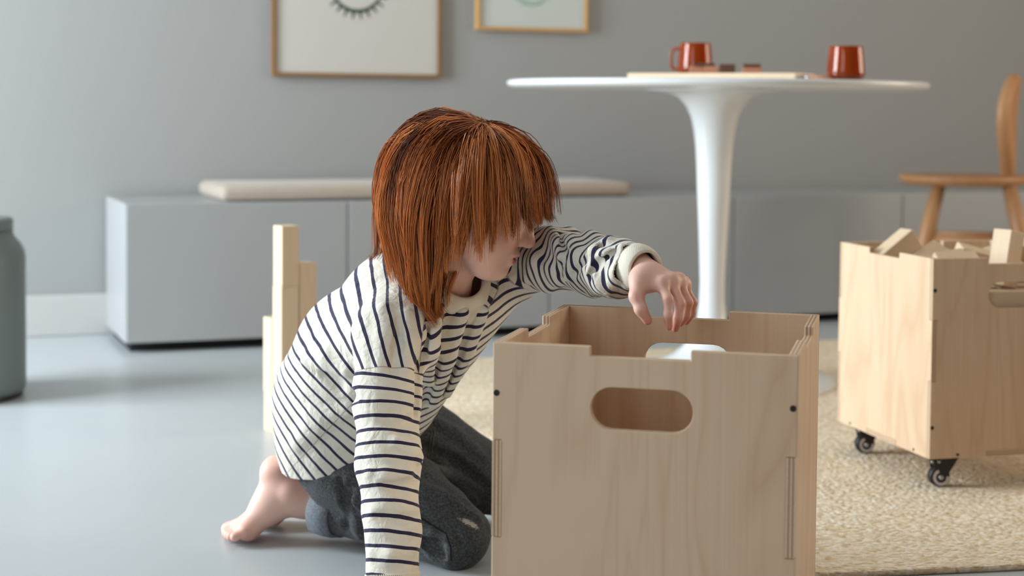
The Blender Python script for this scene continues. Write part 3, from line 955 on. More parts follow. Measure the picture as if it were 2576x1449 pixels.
# fingers of the far hand: MCP, PIP, DIP, tip
FH = [
    [(1664, 716, 1.945), (1680, 752, 1.930), (1680, 792, 1.928), (1683, 822, 1.935)],
    [(1688, 708, 1.955), (1710, 762, 1.942), (1706, 800, 1.944), (1699, 826, 1.952)],
    [(1706, 708, 1.968), (1731, 760, 1.960), (1726, 792, 1.964), (1712, 813, 1.972)],
    [(1719, 717, 1.982), (1743, 760, 1.980), (1740, 788, 1.986), (1727, 810, 1.992)]]
FT = [(1612, 706, 1.955), (1601, 745, 1.940), (1612, 778, 1.935), (1629, 806, 1.938)]
FR = [(0.0068, 0.0060, 0.0055, 0.0047), (0.0070, 0.0062, 0.0056, 0.0048), (0.0066, 0.0059, 0.0053, 0.0046), (0.0060, 0.0052, 0.0047, 0.0041)]
FHP = [[U(*q) for q in f] for f in FH]
FTP = [U(*q) for q in FT]

def d_hand_far(p):
    d = rcone(p, ARM_F[-1], WR_F, 0.0190, 0.0180)
    kn = [f[0] for f in FHP]
    for i, f in enumerate(FHP):
        d = smin(d, rcone(p, WR_F+(kn[i]-kn[1])*0.35, kn[i], 0.0115, 0.0080), 0.011)
    for i in range(3):
        d = smin(d, rcone(p, kn[i], kn[i+1], 0.0076, 0.0072), 0.008)
    th = smin(rcone(p, WR_F+np.array([-0.004, -0.004, -0.004]), FTP[0], 0.013, 0.0125), rcone(p, FTP[0], FTP[1], 0.0125, 0.0085), 0.010)
    d = smin(d, th, 0.012)
    d = smin(d, chain(p, FTP[1:], (0.0085, 0.0075, 0.0058), 0.004), 0.006)
    for f, r in zip(FHP, FR):
        d = smin(d, chain(p, f, r, 0.004), 0.0055)
        d = smin(d, ell(p, f[0]+np.array([0.001, -0.001, 0.0035]), (0.007,)*3), 0.005)
    return d

# near hand propped on the floor below the sleeve
HN_W = U(990, 1500, 2.035)
HN_W = np.array([HN_W[0], HN_W[1], 0.047])
def near_hand_pts():
    base = HN_W
    fwd = nrm((0.80, -0.60, 0)); side = nrm((0.60, 0.80, 0))
    out = []
    for k, (o, L, s) in enumerate(((0.024, 0.056, 0.16), (0.008, 0.062, 0.04), (-0.008, 0.058, -0.08), (-0.023, 0.048, -0.22))):
        m = base+fwd*0.046+side*o; m[2] = 0.017
        dr = nrm(fwd+side*s)
        a = m+dr*L*0.45; a[2] = 0.0155
        b = m+dr*L*0.75; b[2] = 0.0095
        c = m+dr*L; c[2] = 0.0062
        out.append([m, a, b, c])
    t0 = base+side*0.022+fwd*0.012; t0[2] = 0.020
    t1 = base+side*0.043+fwd*0.030; t1[2] = 0.012
    t2 = base+side*0.055+fwd*0.050; t2[2] = 0.0075
    return out, [t0, t1, t2]
NHF, NHT = near_hand_pts()
def d_hand_near(p):
    d = rcone(p, ARM_N[-2], HN_W, 0.021, 0.0185)
    for f in NHF: d = smin(d, rcone(p, HN_W+np.array([0, 0, -0.012]), f[0], 0.014, 0.0095), 0.012)
    for f in NHF: d = smin(d, chain(p, f, (0.0085, 0.0072, 0.0064, 0.0052), 0.004), 0.005)
    d = smin(d, chain(p, [HN_W+np.array([0, 0, -0.01])]+NHT, (0.014, 0.0115, 0.0085, 0.0062), 0.005), 0.010)
    return np.maximum(d, -p[:, 2]+0.0005)

def foot_pts(near=True):
    if near:
        A, H, Mf, B = U(738, 1240, 2.480), U(697, 1188, 2.480), U(686, 1262, 2.480), U(628, 1325, 2.480)
        toes = [((612, 1340, 2.450), (590, 1350, 2.445), 0.0082), ((606, 1338, 2.463), (581, 1349, 2.460), 0.0088), ((601, 1335, 2.478), (576, 1346, 2.476), 0.0094),
                ((597, 1331, 2.494), (572, 1341, 2.494), 0.0100), ((600, 1322, 2.515), (574, 1331, 2.520), 0.0128)]
        toes = [(U(*a), U(*b), r) for a, b, r in toes]
        return A, H, Mf, B, toes
    A, H, Mf, B, toes = foot_pts(True)
    sh = ANK_F-np.array(U(805, 1262, 2.49))+np.array([0.012, 0.0, 0.004])
    f = lambda v: np.array([v[0]+sh[0], v[1]+sh[1], v[2]])
    return f(A), f(H), f(Mf), f(B), [(f(a), f(b), r) for a, b, r in toes]

def d_foot(p, near, ank):
    A, H, Mf, B, toes = foot_pts(near)
    ax = np.array([0, 0.012, 0])
    d = rcone(p, ank, A, 0.030, 0.0265)
    d = smin(d, rcone(p, A, H, 0.024, 0.0215), 0.022)
    d = smin(d, rcone(p, H, Mf, 0.0215, 0.021), 0.02)
    d = smin(d, rcone(p, A, Mf, 0.026, 0.024), 0.02)
    d = smin(d, rcone(p, Mf, B-ax, 0.022, 0.0185), 0.016)
    d = smin(d, rcone(p, Mf, B+ax*2, 0.022, 0.0195), 0.016)
    d = smin(d, ell(p, A+np.array([-0.004, -0.021, 0.006]), (0.010,)*3), 0.012)
    for a, b, r in toes:
        d = smin(d, rcone(p, B*0.35+a*0.65, a, r*1.0, r*0.86), 0.010)
        d = smin(d, rcone(p, a, b, r*0.84, r*0.88), 0.0025)
    return np.maximum(d, -p[:, 2]+0.0003)

def d_body(p):
    d = bounded(d_head, p, HEAD_C, 0.145)
    d = smin(d, bounded(lambda x: chain(x, NECK, (0.036, 0.030, 0.034), 0.02), p, NECK[1], 0.13), 0.018)
    t = chain(p, SPINE, (0.070, 0.068, 0.066, 0.062, 0.040), 0.03)
    t = smin(t, rcone(p, SPINE[3], SH_F, 0.050, 0.028), 0.03)
    t = smin(t, rcone(p, SPINE[3], SH_N, 0.050, 0.028), 0.03)
    d = smin(d, t, 0.02)
    def arms(x):
        return smin(chain(x, ARM_N[:-1], (0.028, 0.026, 0.023, 0.021), 0.01), chain(x, ARM_F, (0.028, 0.026, 0.023, 0.020, 0.018), 0.01), 0.01)
    d = smin(d, bounded(lambda x: chain(x, ARM_N[:-1], (0.028, 0.026, 0.023, 0.021), 0.01), p, (ARM_N[0]+ARM_N[-1])/2, 0.21), 0.01)
    d = smin(d, bounded(lambda x: chain(x, ARM_F, (0.028, 0.026, 0.023, 0.020, 0.018), 0.01), p, (ARM_F[0]+ARM_F[-1])/2, 0.21), 0.01)
    lc = (HIP_N+KNEE_F+ANK_N)/3
    d = smin(d, bounded(lambda x: smin(chain(x, [HIP_N, KNEE_N, ANK_N], (0.050, 0.034, 0.028), 0.01), chain(x, [HIP_F, KNEE_F, ANK_F], (0.050, 0.034, 0.028), 0.01), 0.01), p, lc, 0.28), 0.01)
    d = smin(d, bounded(d_hand_far, p, (WR_F+FHP[1][1])/2, 0.095), 0.004)
    d = smin(d, bounded(d_hand_near, p, HN_W+np.array([0.03, -0.02, 0.02]), 0.15), 0.004)
    d = smin(d, bounded(lambda x: d_foot(x, True, ANK_N), p, foot_pts(True)[2], 0.14), 0.006)
    d = smin(d, bounded(lambda x: d_foot(x, False, ANK_F), p, foot_pts(False)[2], 0.14), 0.006)
    return d

# ------------------------------------------------------------------ shirt
def ridge(p, d, a, b, r, k):
    return smin(d, rcone(p, a, b, r, r*0.7), k)
def d_torso(p):
    d = chain(p, SPINE, (0.099, 0.099, 0.096, 0.088, 0.058), 0.05)
    d = smin(d, rcone(p, U(1150, 748, 2.27), U(985, 985, 2.37), 0.058, 0.066), 0.05)
    d = smin(d, rcone(p, SPINE[3], U(1265, 690, 2.30), 0.070, 0.044), 0.04)
    d = smin(d, rcone(p, SPINE[3], U(1000, 850, 2.16), 0.070, 0.052), 0.04)
    return d
def d_arm_n(p): return chain(p, ARM_N, (0.047, 0.0415, 0.0405, 0.032, 0.034), 0.02)
def d_arm_f(p): return chain(p, ARM_F, (0.046, 0.041, 0.0375, 0.0345, 0.0285), 0.02)
N_DIR = nrm(ARM_N[2]-ARM_N[0]); N_SEAM = U(978, 930, 2.10)
F_DIR = nrm(nrm(ARM_F[2]-ARM_F[0])+np.array([0.1, 0, 0.25])); F_SEAM = U(1335, 650, 2.27)
HEM_P = U(885, 1128, 2.45); HEM_N = nrm((-0.27, -0.20, 0.94))
NECK_AX = nrm(NECK[1]-NECK[0])

def d_shirt0(p):
    t, an, af = d_torso(p), bounded(d_arm_n, p, (ARM_N[0]+ARM_N[-1])/2, 0.23), bounded(d_arm_f, p, (ARM_F[0]+ARM_F[-1])/2, 0.23)
    d = smin(smin(t, an, 0.016+0.035*np.clip((0.06-(p-SH_N)@N_DIR)/0.10, 0, 1)), af, 0.03)
    return d, t, an, af

def surf(px, py, fn, d0=1.75):
    """first point of a surface along the line of sight through a photo pixel"""
    r = nrm((px-IW/2)/F_PX*C_R-(py-PP_Y)/F_PX*C_U+C_F)
    t = d0
    best = (1e9, t)
    for _ in range(120):
        d = float(fn((C_O+r*t)[None])[0])
        if d < best[0]: best = (d, t)
        if d < 0.0004: break
        t += d*0.8
        if t > 3.2: t = best[1]; break
    return C_O+r*t

RIDGES, GROOVES = [], []
def add_fold(store, fn, pix, w, amp):
    P = [surf(x, y, fn) for x, y in pix]
    G = []
    for q in P:
        e = 0.004
        g = np.array([float(fn((q+np.eye(3)[i]*e)[None])[0]-fn((q-np.eye(3)[i]*e)[None])[0]) for i in range(3)])
        G.append(nrm(g))
    n = len(P)
    for i in range(n-1):
        ra = w*(0.55 if i == 0 else 1.0); rb = w*(0.55 if i == n-2 else 1.0)
        sgn = 1 if store is RIDGES else -1
        store.append((P[i]-sgn*G[i]*(ra-amp), P[i+1]-sgn*G[i+1]*(rb-amp), ra, rb, (P[i]+P[i+1])/2, np.linalg.norm(P[i]-P[i+1])/2+w+0.02))

def d_shirt(p):
    d, t, an, af = d_shirt0(p)
    # crumples of the reaching sleeve
    sf = (p-ARM_F[0])@nrm(ARM_F[-1]-ARM_F[0])
    m = np.exp(-((sf-0.14)/0.10)**2)*np.clip(1-np.abs(af)/0.05, 0, 1)
    x = p@np.array([120., 30, 75])+2.6*wob(p, 26, 3)
    d = d-0.0040*m*np.sin(x)-0.0014*m*wob(p, 60, 5)
    # soft uneven rings of the propping sleeve
    sn = (p-ARM_N[0])@N_DIR
    m = np.clip((sn-0.09)/0.08, 0, 1)*np.clip(1-np.abs(an)/0.04, 0, 1)
    d = d-0.0026*m*wob(p*np.array([0.5, 0.5, 1.6]), 48, 8)-0.0012*m*wob(p, 95, 9)
    d = d-0.0020*wob(p, 38, 11)*np.clip(1-np.abs(t)/0.04, 0, 1)
    for a, b, ra, rb, c, r in RIDGES:
        d = smin(d, bounded(lambda q: rcone(q, a, b, ra, rb), p, c, r), 0.010)
    for a, b, ra, rb, c, r in GROOVES:
        d = smax(d, -bounded(lambda q: rcone(q, a, b, ra, rb), p, c, r), 0.008)
    return d
_f0s = lambda p: d_shirt0(p)[0]
for pix, w, am in (([(1098, 792), (1088, 880), (1082, 960)], 0.012, 0.008), ([(1162, 785), (1124, 900), (1088, 1010)], 0.015, 0.011), ([(1214, 780), (1172, 888), (1122, 985)], 0.013, 0.010),
                   ([(1025, 790), (1028, 860), (1022, 925)], 0.012, 0.005), ([(965, 775), (972, 850), (962, 915)], 0.016, 0.004),
                   ([(870, 930), (820, 905), (770, 905)], 0.020, 0.007), ([(880, 1030), (800, 1060), (745, 1120)], 0.025, 0.004),
                   ([(1385, 578), (1402, 610), (1412, 660)], 0.008, 0.0045), ([(1532, 602), (1492, 632), (1462, 668)], 0.008, 0.005), ([(1566, 622), (1520, 645), (1482, 688)], 0.008, 0.005),
                   ([(1438, 592), (1448, 640), (1425, 700)], 0.008, 0.004), ([(1585, 655), (1545, 690), (1530, 735)], 0.007, 0.004), ([(1500, 690), (1510, 715), (1490, 740)], 0.007, 0.0035),
                   ([(1000, 1112), (1035, 1130), (1054, 1150)], 0.012, 0.0055), ([(930, 1190), (975, 1200), (1030, 1185)], 0.012, 0.003), ([(935, 1395), (985, 1400), (1040, 1385)], 0.011, 0.003),
                   ([(1350, 590), (1345, 650), (1322, 705)], 0.009, 0.0035)):
    add_fold(RIDGES, _f0s, pix, w, am)
for pix, w, am in (([(1078, 800), (1058, 930), (1050, 1040)], 0.008, 0.008), ([(1188, 805), (1150, 892), (1106, 1000)], 0.008, 0.008), ([(1130, 790), (1098, 900), (1072, 1015)], 0.007, 0.007),
                   ([(892, 1000), (850, 970), (815, 945)], 0.012, 0.006), ([(1004, 800), (1000, 870), (990, 930)], 0.006, 0.0035), ([(1515, 615), (1475, 650), (1445, 690)], 0.005, 0.004),
                   ([(1550, 630), (1505, 665), (1480, 700)], 0.005, 0.004), ([(1410, 590), (1425, 640), (1400, 690)], 0.005, 0.0035), ([(1048, 1218), (1015, 1228), (970, 1220)], 0.008, 0.004),
                   ([(1045, 1300), (1000, 1310), (945, 1300)], 0.008, 0.003), ([(1050, 1060), (1010, 1075), (960, 1060)], 0.010, 0.002)):
    add_fold(GROOVES, _f0s, pix, w, am)

STRIPE_AX = [U(x, y, 2.35) for x, y in ((560, 1215), (700, 1140), (800, 1060), (890, 965), (975, 905), (1080, 872), (1190, 845))]
def spine_coord(p):
    """arc length along the line that the stripes of the back lie square to"""
    P = np.array(STRIPE_AX)
    out = []
    for i in range(len(P)-1):
        p0 = P[max(i-1, 0)]; p1 = P[i]; p2 = P[i+1]; p3 = P[min(i+2, len(P)-1)]
        for t in np.linspace(0, 1, 12, endpoint=False):
            out.append(0.5*((2*p1)+(-p0+p2)*t+(2*p0-5*p1+4*p2-p3)*t*t+(-p0+3*p1-3*p2+p3)*t**3))
    C = np.array(out); s = np.r_[0, np.cumsum(np.linalg.norm(np.diff(C, axis=0), axis=1))]
    T = np.gradient(C, axis=0); T /= np.linalg.norm(T, axis=1)[:, None]
    num = np.zeros(len(p)); den = np.zeros(len(p))
    for c, si, ti in zip(C, s, T):
        dv = p-c
        al = dv@ti
        w = np.exp(-(al/0.022)**2-((dv**2).sum(1))/(2*0.10**2))
        num += w*(si+al); den += w
    return num/np.maximum(den, 1e-12)

def arm_coord(p, A):
    best = np.full(len(p), 1e9); out = np.zeros(len(p)); s = 0
    num = np.zeros(len(p)); den = np.zeros(len(p))
    for a, b in zip(A, A[1:]):
        L = np.linalg.norm(b-a); t = (b-a)/L
        for f in np.linspace(0, 1, 8, endpoint=False):
            c = a+(b-a)*f
            al = (p-c)@t
            w = np.exp(-(al/0.02)**2)+1e-12
            num += w*(s+f*L+al); den += w
        s += L
    return num/den

def mat_shirt():
    t = NT('striped_jersey')
    PERIOD, DUTY = 0.0178, 0.245
    def stripes(u, PERIOD=PERIOD, DUTY=DUTY):
        u = t.math('ADD', u, t.math('MULTIPLY', t.math('SUBTRACT', t.noise(t.coord(), 30.0, 2), 0.5), 0.0035))
        f = t.math('FRACT', t.math('DIVIDE', u, PERIOD))
        return t.math('LESS_THAN', f, DUTY)
    st, sn, sf, sx = stripes(t.attr('st'), 0.0158, 0.235), stripes(t.attr('sn')), stripes(t.attr('sf'), 0.0158, 0.34), stripes(t.attr('sx'), 0.0175, 0.30)
    mx = t.math('GREATER_THAN', t.attr('mx'), 0.0)
    st = t.mix(mx, st, sx)
    mn = t.math('GREATER_THAN', t.attr('mn'), 0.0); mf = t.math('GREATER_THAN', t.attr('mf'), 0.0)
    s = t.mix(mn, st, sn); s = t.mix(mf, s, sf)
    co = t.coord()
    cream = t.mix(t.noise(co, 60.0, 3), (*srgb(220, 214, 201), 1), (*srgb(210, 204, 190), 1))
    navy = (*srgb(46, 42, 66), 1)
    # seam lines of both sleeves
    sm = t.math('MINIMUM', t.math('ABSOLUTE', t.attr('mn')), t.math('ABSOLUTE', t.attr('mf')))
    notn = t.math('MULTIPLY', t.math('LESS_THAN', t.attr('mn'), 0.0), t.math('LESS_THAN', t.attr('mf'), 0.0))
    sm2 = t.math('MINIMUM', t.math('ABSOLUTE', t.attr('mx')), t.math('ABSOLUTE', t.attr('ms')))
    sm = t.math('MINIMUM', sm, t.math('ADD', sm2, t.math('MULTIPLY', t.math('SUBTRACT', 1.0, notn), 1.0)))
    seam = t.math('LESS_THAN', sm, 0.0007)
    c = t.mix(s, cream, navy)
    c = t.mix(t.math('MULTIPLY', seam, 0.55), c, (*srgb(120, 106, 96), 1))
    wv = t.noise(t.coord('Object', (1, 1, 1)), 900.0, 2)
    cr = t.noise(co, 75.0, 4, 0.55, 0.6)
    nm = t.bump(t.noise(co, 28.0, 3, 0.5, 0.8), 0.45, 0.012)
    nm = t.bump(cr, 0.40, 0.005, nm)
    nm = t.bump(wv, 0.12, 0.0006, nm)
    t.set(color=c, rough=0.92, spec=0.12, sheen=0.15, normal=nm)
    return t.m
M['shirt'] = mat_shirt()
M['rib'] = mat_fabric('cream_rib_knit', srgb(228, 220, 202), 900, 0.92, 0.06)

def mat_skin():
    t = NT('skin')
    co = t.coord()
    base = t.mix(t.noise(co, 40.0, 3), (*srgb(228, 188, 172), 1), (*srgb(218, 174, 158), 1))
    red = t.attr('blush'); lip = t.attr('lip'); scalp = t.attr('scalp')
    c = t.mix(t.math('MULTIPLY', red, 0.62, clamp=True), base, (*srgb(212, 118, 104), 1))
    c = t.mix(lip, c, (*srgb(176, 72, 78), 1))
    c = t.mix(scalp, c, (*srgb(70, 30, 16), 1))
    t.set(color=c, rough=0.48, spec=0.35, sss=0.12, normal=t.bump(t.noise(co, 350.0, 3), 0.10, 0.0006))
    t.b.inputs['Subsurface Radius'].default_value = (0.012, 0.005, 0.003)
    t.b.inputs['Subsurface Scale'].default_value = 1.0
    return t.m
M['skin'] = mat_skin()

def mat_denim(name='washed_black_denim', lo=(28, 29, 31), hi=(54, 55, 58), sp=(112, 115, 118)):
    t = NT(name)
    co = t.coord()
    n = t.noise(co, 18.0, 4, 0.6, 0.4)
    sp_ = t.noise(co, 340.0, 3, 0.75)
    c = t.mix(n, (*srgb(*lo), 1), (*srgb(*hi), 1))
    c = t.mix(t.math('MULTIPLY', t.math('POWER', sp_, 3.0), 2.1, clamp=True), c, (*srgb(*sp), 1))
    w = t.n('ShaderNodeTexWave', ins={'Vector': t.coord('Object', (1, 1, 1), (0.5, 0.3, 0.8)), 'Scale': 380.0, 'Distortion': 1.5}).outputs['Fac']
    rip = t.attr('rip')
    rn = t.noise(t.coord('Object', (1, 1, 2.5)), 260.0, 4, 0.8)
    rf = t.math('GREATER_THAN', t.math('ADD', rip, t.math('MULTIPLY', t.math('SUBTRACT', rn, 0.5), 2.2)), 0.55)
    c = t.mix(rf, c, (*srgb(176, 168, 160), 1))
    seam = t.attr('seam')
    c = t.mix(t.math('MULTIPLY', seam, 0.5), c, (*srgb(30, 32, 36), 1))
    nm = t.bump(t.noise(co, 60.0, 4, 0.6), 0.35, 0.004)
    nm = t.bump(w, 0.25, 0.0008, nm)
    t.set(color=c, rough=0.95, spec=0.08, sheen=0.08, normal=nm)
    return t.m
M['denim'] = mat_denim()
M['denim_in'] = mat_denim('pale_turned_denim', (74, 78, 84), (100, 105, 112), (150, 154, 160))

# body
v, f = sdf_mesh(d_body, (-0.60, 1.80, -0.012), (0.32, 2.75, 0.72), 0.0021)
q = headloc(v)
inhead = (np.abs(q) < 0.16).all(1)
bl = np.zeros(len(v)); lip = np.zeros(len(v)); scal = np.zeros(len(v))
g = lambda c, r: np.exp(-(((q-np.array(c))**2).sum(1))/(2*r*r))
bl += 0.30*(g((0.066, 0.035, -0.045), 0.018)+g((0.066, -0.035, -0.045), 0.018))+0.45*g((0.106, 0, -0.043), 0.010)+0.15*g((0.075, 0, -0.1), 0.02)
lipd = np.minimum(ell(q, (0.0885, 0, -0.0665), (0.010, 0.0195, 0.0040)), ell(q, (0.0865, 0, -0.0735), (0.010, 0.0165, 0.0050)))
lip = np.clip(-lipd/0.002+0.3, 0, 1)*inhead*0.8
hairline = (q[:, 2] > 0.050-1.2*np.clip(0.035-q[:, 0], 0, 0.11))
scal = (hairline & inhead & (q[:, 2] > -0.085)).astype(float)
for fpts in FHP+[FTP]:
    for c_, w_, r_ in ((fpts[-1], 0.9, 0.008), (fpts[1], 0.45, 0.006), (fpts[0], 0.25, 0.006)):
        bl += w_*np.exp(-((v-c_)**2).sum(1)/(2*r_*r_))
A_, H_, Mf_, B_, toes_ = foot_pts(True)
bl += 0.45*np.exp(-((v-(H_+np.array([0.006, -0.012, 0.002])))**2).sum(1)/(2*0.016**2))+0.5*np.exp(-((v-B_-np.array([0.0, -0.015, 0]))**2).sum(1)/(2*0.014**2))
for a_, b_, r_ in toes_: bl += 0.35*np.exp(-((v-b_)**2).sum(1)/(2*0.008**2))
A2, H2, Mf2, B2, toes2 = foot_pts(False)
bl += 0.5*np.exp(-((v-B2)**2).sum(1)/(2*0.025**2))
person = link_mesh('person', np_mesh('person', v, f, {'blush': np.clip(bl, 0, 1), 'lip': lip, 'scalp': scal}), M['skin'])
tag(person, 'kneeling child with red hair in a striped shirt reaching into the box', 'person')
print('body', len(v))

# shirt as an open cloth surface, thickened
v, f = sdf_mesh(d_shirt, (-0.45, 1.85, 0.02), (0.25, 2.68, 0.60), 0.0026)
hem = (v-HEM_P)@HEM_N + 0.004*wob(v, 20, 21)
armn_t = (v-ARM_N[-1])@nrm(ARM_N[-1]-ARM_N[-2])
armf_t = (v-ARM_F[-1])@nrm(ARM_F[-1]-ARM_F[-2])
nd = v-U(1126, 744, 2.218)
al = nd@NECK_AX
rad = np.sqrt(np.maximum((nd**2).sum(1)-al**2, 0))
neck_cut = (rad < 0.044) & (al > 0.0)
near_arm_zone = d_arm_n(v) < d_torso(v)
far_end = (armf_t > -0.002) & (np.linalg.norm(v-ARM_F[-1], axis=1) < 0.06)
near_end = (armn_t > 0.0) & (np.linalg.norm(v-ARM_N[-1], axis=1) < 0.06)
keep = ~(neck_cut | far_end | near_end | ((hem < 0) & ~near_arm_zone))
vv, ff, used = drop_faces(v, f, keep)
hh = ((vv-HEM_P)@HEM_N + 0.004*wob(vv, 20, 21)); nz = near_arm_zone[used]
mv = (hh < 0) & ~nz
vv[mv] -= hh[mv][:, None]*HEM_N
dn, dt, df = d_arm_n(vv), d_torso(vv), d_arm_f(vv)
an = (vv-N_SEAM)@N_DIR
mn = np.minimum(an, 0.018-dn)
af = (vv-F_SEAM)@F_DIR
mf = np.minimum(af, 0.07-df)
# front panel of the shirt begins at the shoulder seam
fs0, fs1 = U(1072, 770, 2.13), U(1052, 935, 2.10)
fn_ = nrm(np.cross(fs1-fs0, np.array([0.0, 1.0, 0.0]))); fn_ = fn_*np.sign(fn_[0])
mx = (vv-fs0)@fn_
sx = vv@nrm((-0.10, -0.38, 0.92))*1.08
# side seam of the shirt body
ss0, ss1 = surf(893, 1008, _f0s), surf(748, 1162, _f0s)
sn0 = nrm(np.cross(ss1-ss0, nrm((ss0+ss1)/2-C_O)))
ms = np.where(((vv-ss0)@nrm(ss1-ss0) > -0.02) & (mx < 0), (vv-ss0)@sn0, 1.0)
sn_ = arm_coord(vv, ARM_N)-0.12*(vv[:, 0]-ARM_N[0][0])
sfa = arm_coord(vv, ARM_F)
sf_ = sfa-0.75*(vv[:, 2]-ARM_F[0][2])*np.clip(1.1-sfa/0.16, 0, 1)
me = np_mesh('shirt', vv, ff, {'st': spine_coord(vv)+1.0, 'sx': sx+1.0, 'mx': mx, 'ms': ms, 'sn': sn_+1.0, 'sf': sf_+1.0, 'mn': mn, 'mf': mf})
shirt = link_mesh('shirt', me, M['shirt'], person)
shirt['label'] = 'cream long-sleeved shirt with navy stripes'
sm = shirt.modifiers.new('thickness', 'SOLIDIFY'); sm.thickness = 0.0016; sm.offset = -1
print('shirt', len(vv))

# ribbed cuffs and collar: lathe-like bands with fine upright ribs
def rib_band(name, parent, c, ax, ref, ra, rb, h, th, n=150, taper=1.0, bulge=0.0015):
    ax = nrm(ax); e1 = nrm(ref-np.dot(ref, ax)*ax); e2 = np.cross(ax, e1)
    prof = [(-th, 0.0), (-th*0.3, -0.0008), (0.0, 0.001), (bulge, h*0.35), (bulge, h*0.65), (0.0, h-0.001), (-th*0.3, h+0.0008), (-th, h)]
    vs, fs = [], []
    m = len(prof)
    for i in range(n*2):
        a = 2*math.pi*i/(n*2)
        rib = 0.0005*(1 if i % 2 else -1)
        for r_, z_ in prof:
            s = 1+(taper-1)*z_/h
            rr = (rib if r_ > -th*0.2 else 0)+r_
            vs.append(c+ax*z_+e1*math.cos(a)*(ra*s+rr)+e2*math.sin(a)*(rb*s+rr))
    N2 = n*2
    for i in range(N2):
        j = (i+1) % N2
        for k in range(m):
            l = (k+1) % m
            fs.append((i*m+k, j*m+k, j*m+l, i*m+l))
    return link_mesh(name, np_mesh(name, np.array(vs), np.array(fs)), M['rib'], parent)
cax = nrm(nrm(ARM_F[-1]-ARM_F[-2])+nrm(WR_F-ARM_F[-1])*0.8)
o = rib_band('cuff', shirt, ARM_F[-1]-cax*0.008, cax, np.array([0, 0, 1.]), 0.0285, 0.0275, 0.027, 0.004, 90, 0.88)
cax = nrm(HN_W-ARM_N[-1])
o = rib_band('cuff', shirt, ARM_N[-1]-nrm(ARM_N[-1]-ARM_N[-2])*0.010, cax, np.array([1., 0, 0]), 0.0350, 0.0350, 0.030, 0.004, 90, 0.74)
def collar_band():
    """ribbed neckband lying on the shirt around the neck opening"""
    c = U(1126, 744, 2.218); ax = NECK_AX
    e1 = nrm(np.array([1., 0, 0])-ax[0]*ax); e2 = np.cross(ax, e1)
    n = 300
    rr = [0.0395, 0.0405, 0.0430, 0.0460, 0.0490, 0.0515, 0.0525]
    lift = [-0.004, 0.0040, 0.0068, 0.0065, 0.0055, 0.0040, -0.002]
    an = 2*math.pi*np.arange(n)/n
    V = np.empty((n, len(rr), 3))
    for k, (r_, l_) in enumerate(zip(rr, lift)):
        dr_ = np.cos(an)[:, None]*e1+np.sin(an)[:, None]*e2
        wf = np.clip((dr_@nrm((0.6, -0.8, 0.0))+0.25)/0.6, 0.2, 1)
        base = c+(0.0395+(r_-0.0395)*wf)[:, None]*dr_
        t = np.full(n, 0.07)
        for _ in range(60):
            d = d_shirt(base+t[:, None]*ax)
            t = np.clip(t-d*0.6, -0.020, 0.08)
        for _ in range(25): t = (np.roll(t, 2)+np.roll(t, 1)+t+np.roll(t, -1)+np.roll(t, -2))/5
        rib = np.where(np.arange(n) % 2 == 0, 0.0004, -0.0003)*(1 if 0 < k < 5 else 0)
        V[:, k] = base+(t+l_+rib)[:, None]*ax
    m = len(rr)
    i = np.arange(n)[:, None]; j = (i+1) % n; k = np.arange(m-1)[None]
    F = np.stack([i*m+k, j*m+k, j*m+k+1, i*m+k+1], -1).reshape(-1, 4)
    o_ = link_mesh('collar', np_mesh('collar', V.reshape(-1, 3), F), M['rib'], shirt)
    md = o_.modifiers.new('thickness', 'SOLIDIFY'); md.thickness = 0.0015; md.offset = 0
    return o_
collar_band()

# ------------------------------------------------------------------ jeans
def d_jeans0(p):
    a = chain(p, [HIP_N, KNEE_N], (0.078, 0.0485), 0.02)
    b = rcone(p, KNEE_N, ANK_N, 0.047, 0.0415)
    c = chain(p, [HIP_F, KNEE_F], (0.080, 0.050), 0.02)
    e = rcone(p, KNEE_F, ANK_F, 0.047, 0.0415)
    d = smin(a, c, 0.03)
    d = smin(d, rcone(p, SPINE[0], SPINE[1], 0.086, 0.082), 0.03)
    return smin(d, smin(b, e, 0.01), 0.010)
JR, JG = [], []
def jfold(store, pix, w, am):
    n0 = len(RIDGES), len(GROOVES)
    add_fold(RIDGES if store is JR else GROOVES, d_jeans0, pix, w, am)
    src = RIDGES if store is JR else GROOVES
    k = n0[0] if store is JR else n0[1]
    store.extend(src[k:]); del src[k:]
for pix, w, am in (([(1062, 1338), (1090, 1342), (1122, 1352)], 0.008, 0.006), ([(1128, 1350), (1136, 1380), (1132, 1412)], 0.007, 0.005), ([(1062, 1372), (1090, 1398), (1122, 1412)], 0.007, 0.0045),
                   ([(1062, 1160), (1130, 1200), (1195, 1262)], 0.010, 0.0035), ([(1062, 1225), (1135, 1252), (1205, 1302)], 0.010, 0.003), ([(870, 1215), (892, 1262), (905, 1320)], 0.010, 0.0045),
                   ([(862, 1250), (880, 1300), (905, 1350)], 0.008, 0.004), ([(1100, 1060), (1150, 1090), (1215, 1150)], 0.012, 0.004), ([(850, 1195), (880, 1190), (905, 1200)], 0.010, 0.004)):
    jfold(JR, pix, w, am)
for pix, w, am in (([(1062, 1352), (1095, 1366), (1112, 1392)], 0.007, 0.007), ([(1070, 1378), (1092, 1388), (1116, 1402)], 0.005, 0.004), ([(1062, 1306), (1110, 1322), (1150, 1338)], 0.008, 0.003),
                   ([(856, 1205), (872, 1262), (870, 1330)], 0.007, 0.006), ([(880, 1225), (896, 1290), (920, 1350)], 0.006, 0.004), ([(1062, 1195), (1130, 1228), (1200, 1285)], 0.010, 0.003), ([(1062, 1120), (1140, 1160), (1225, 1225)], 0.010, 0.005)):
    jfold(JG, pix, w, am)
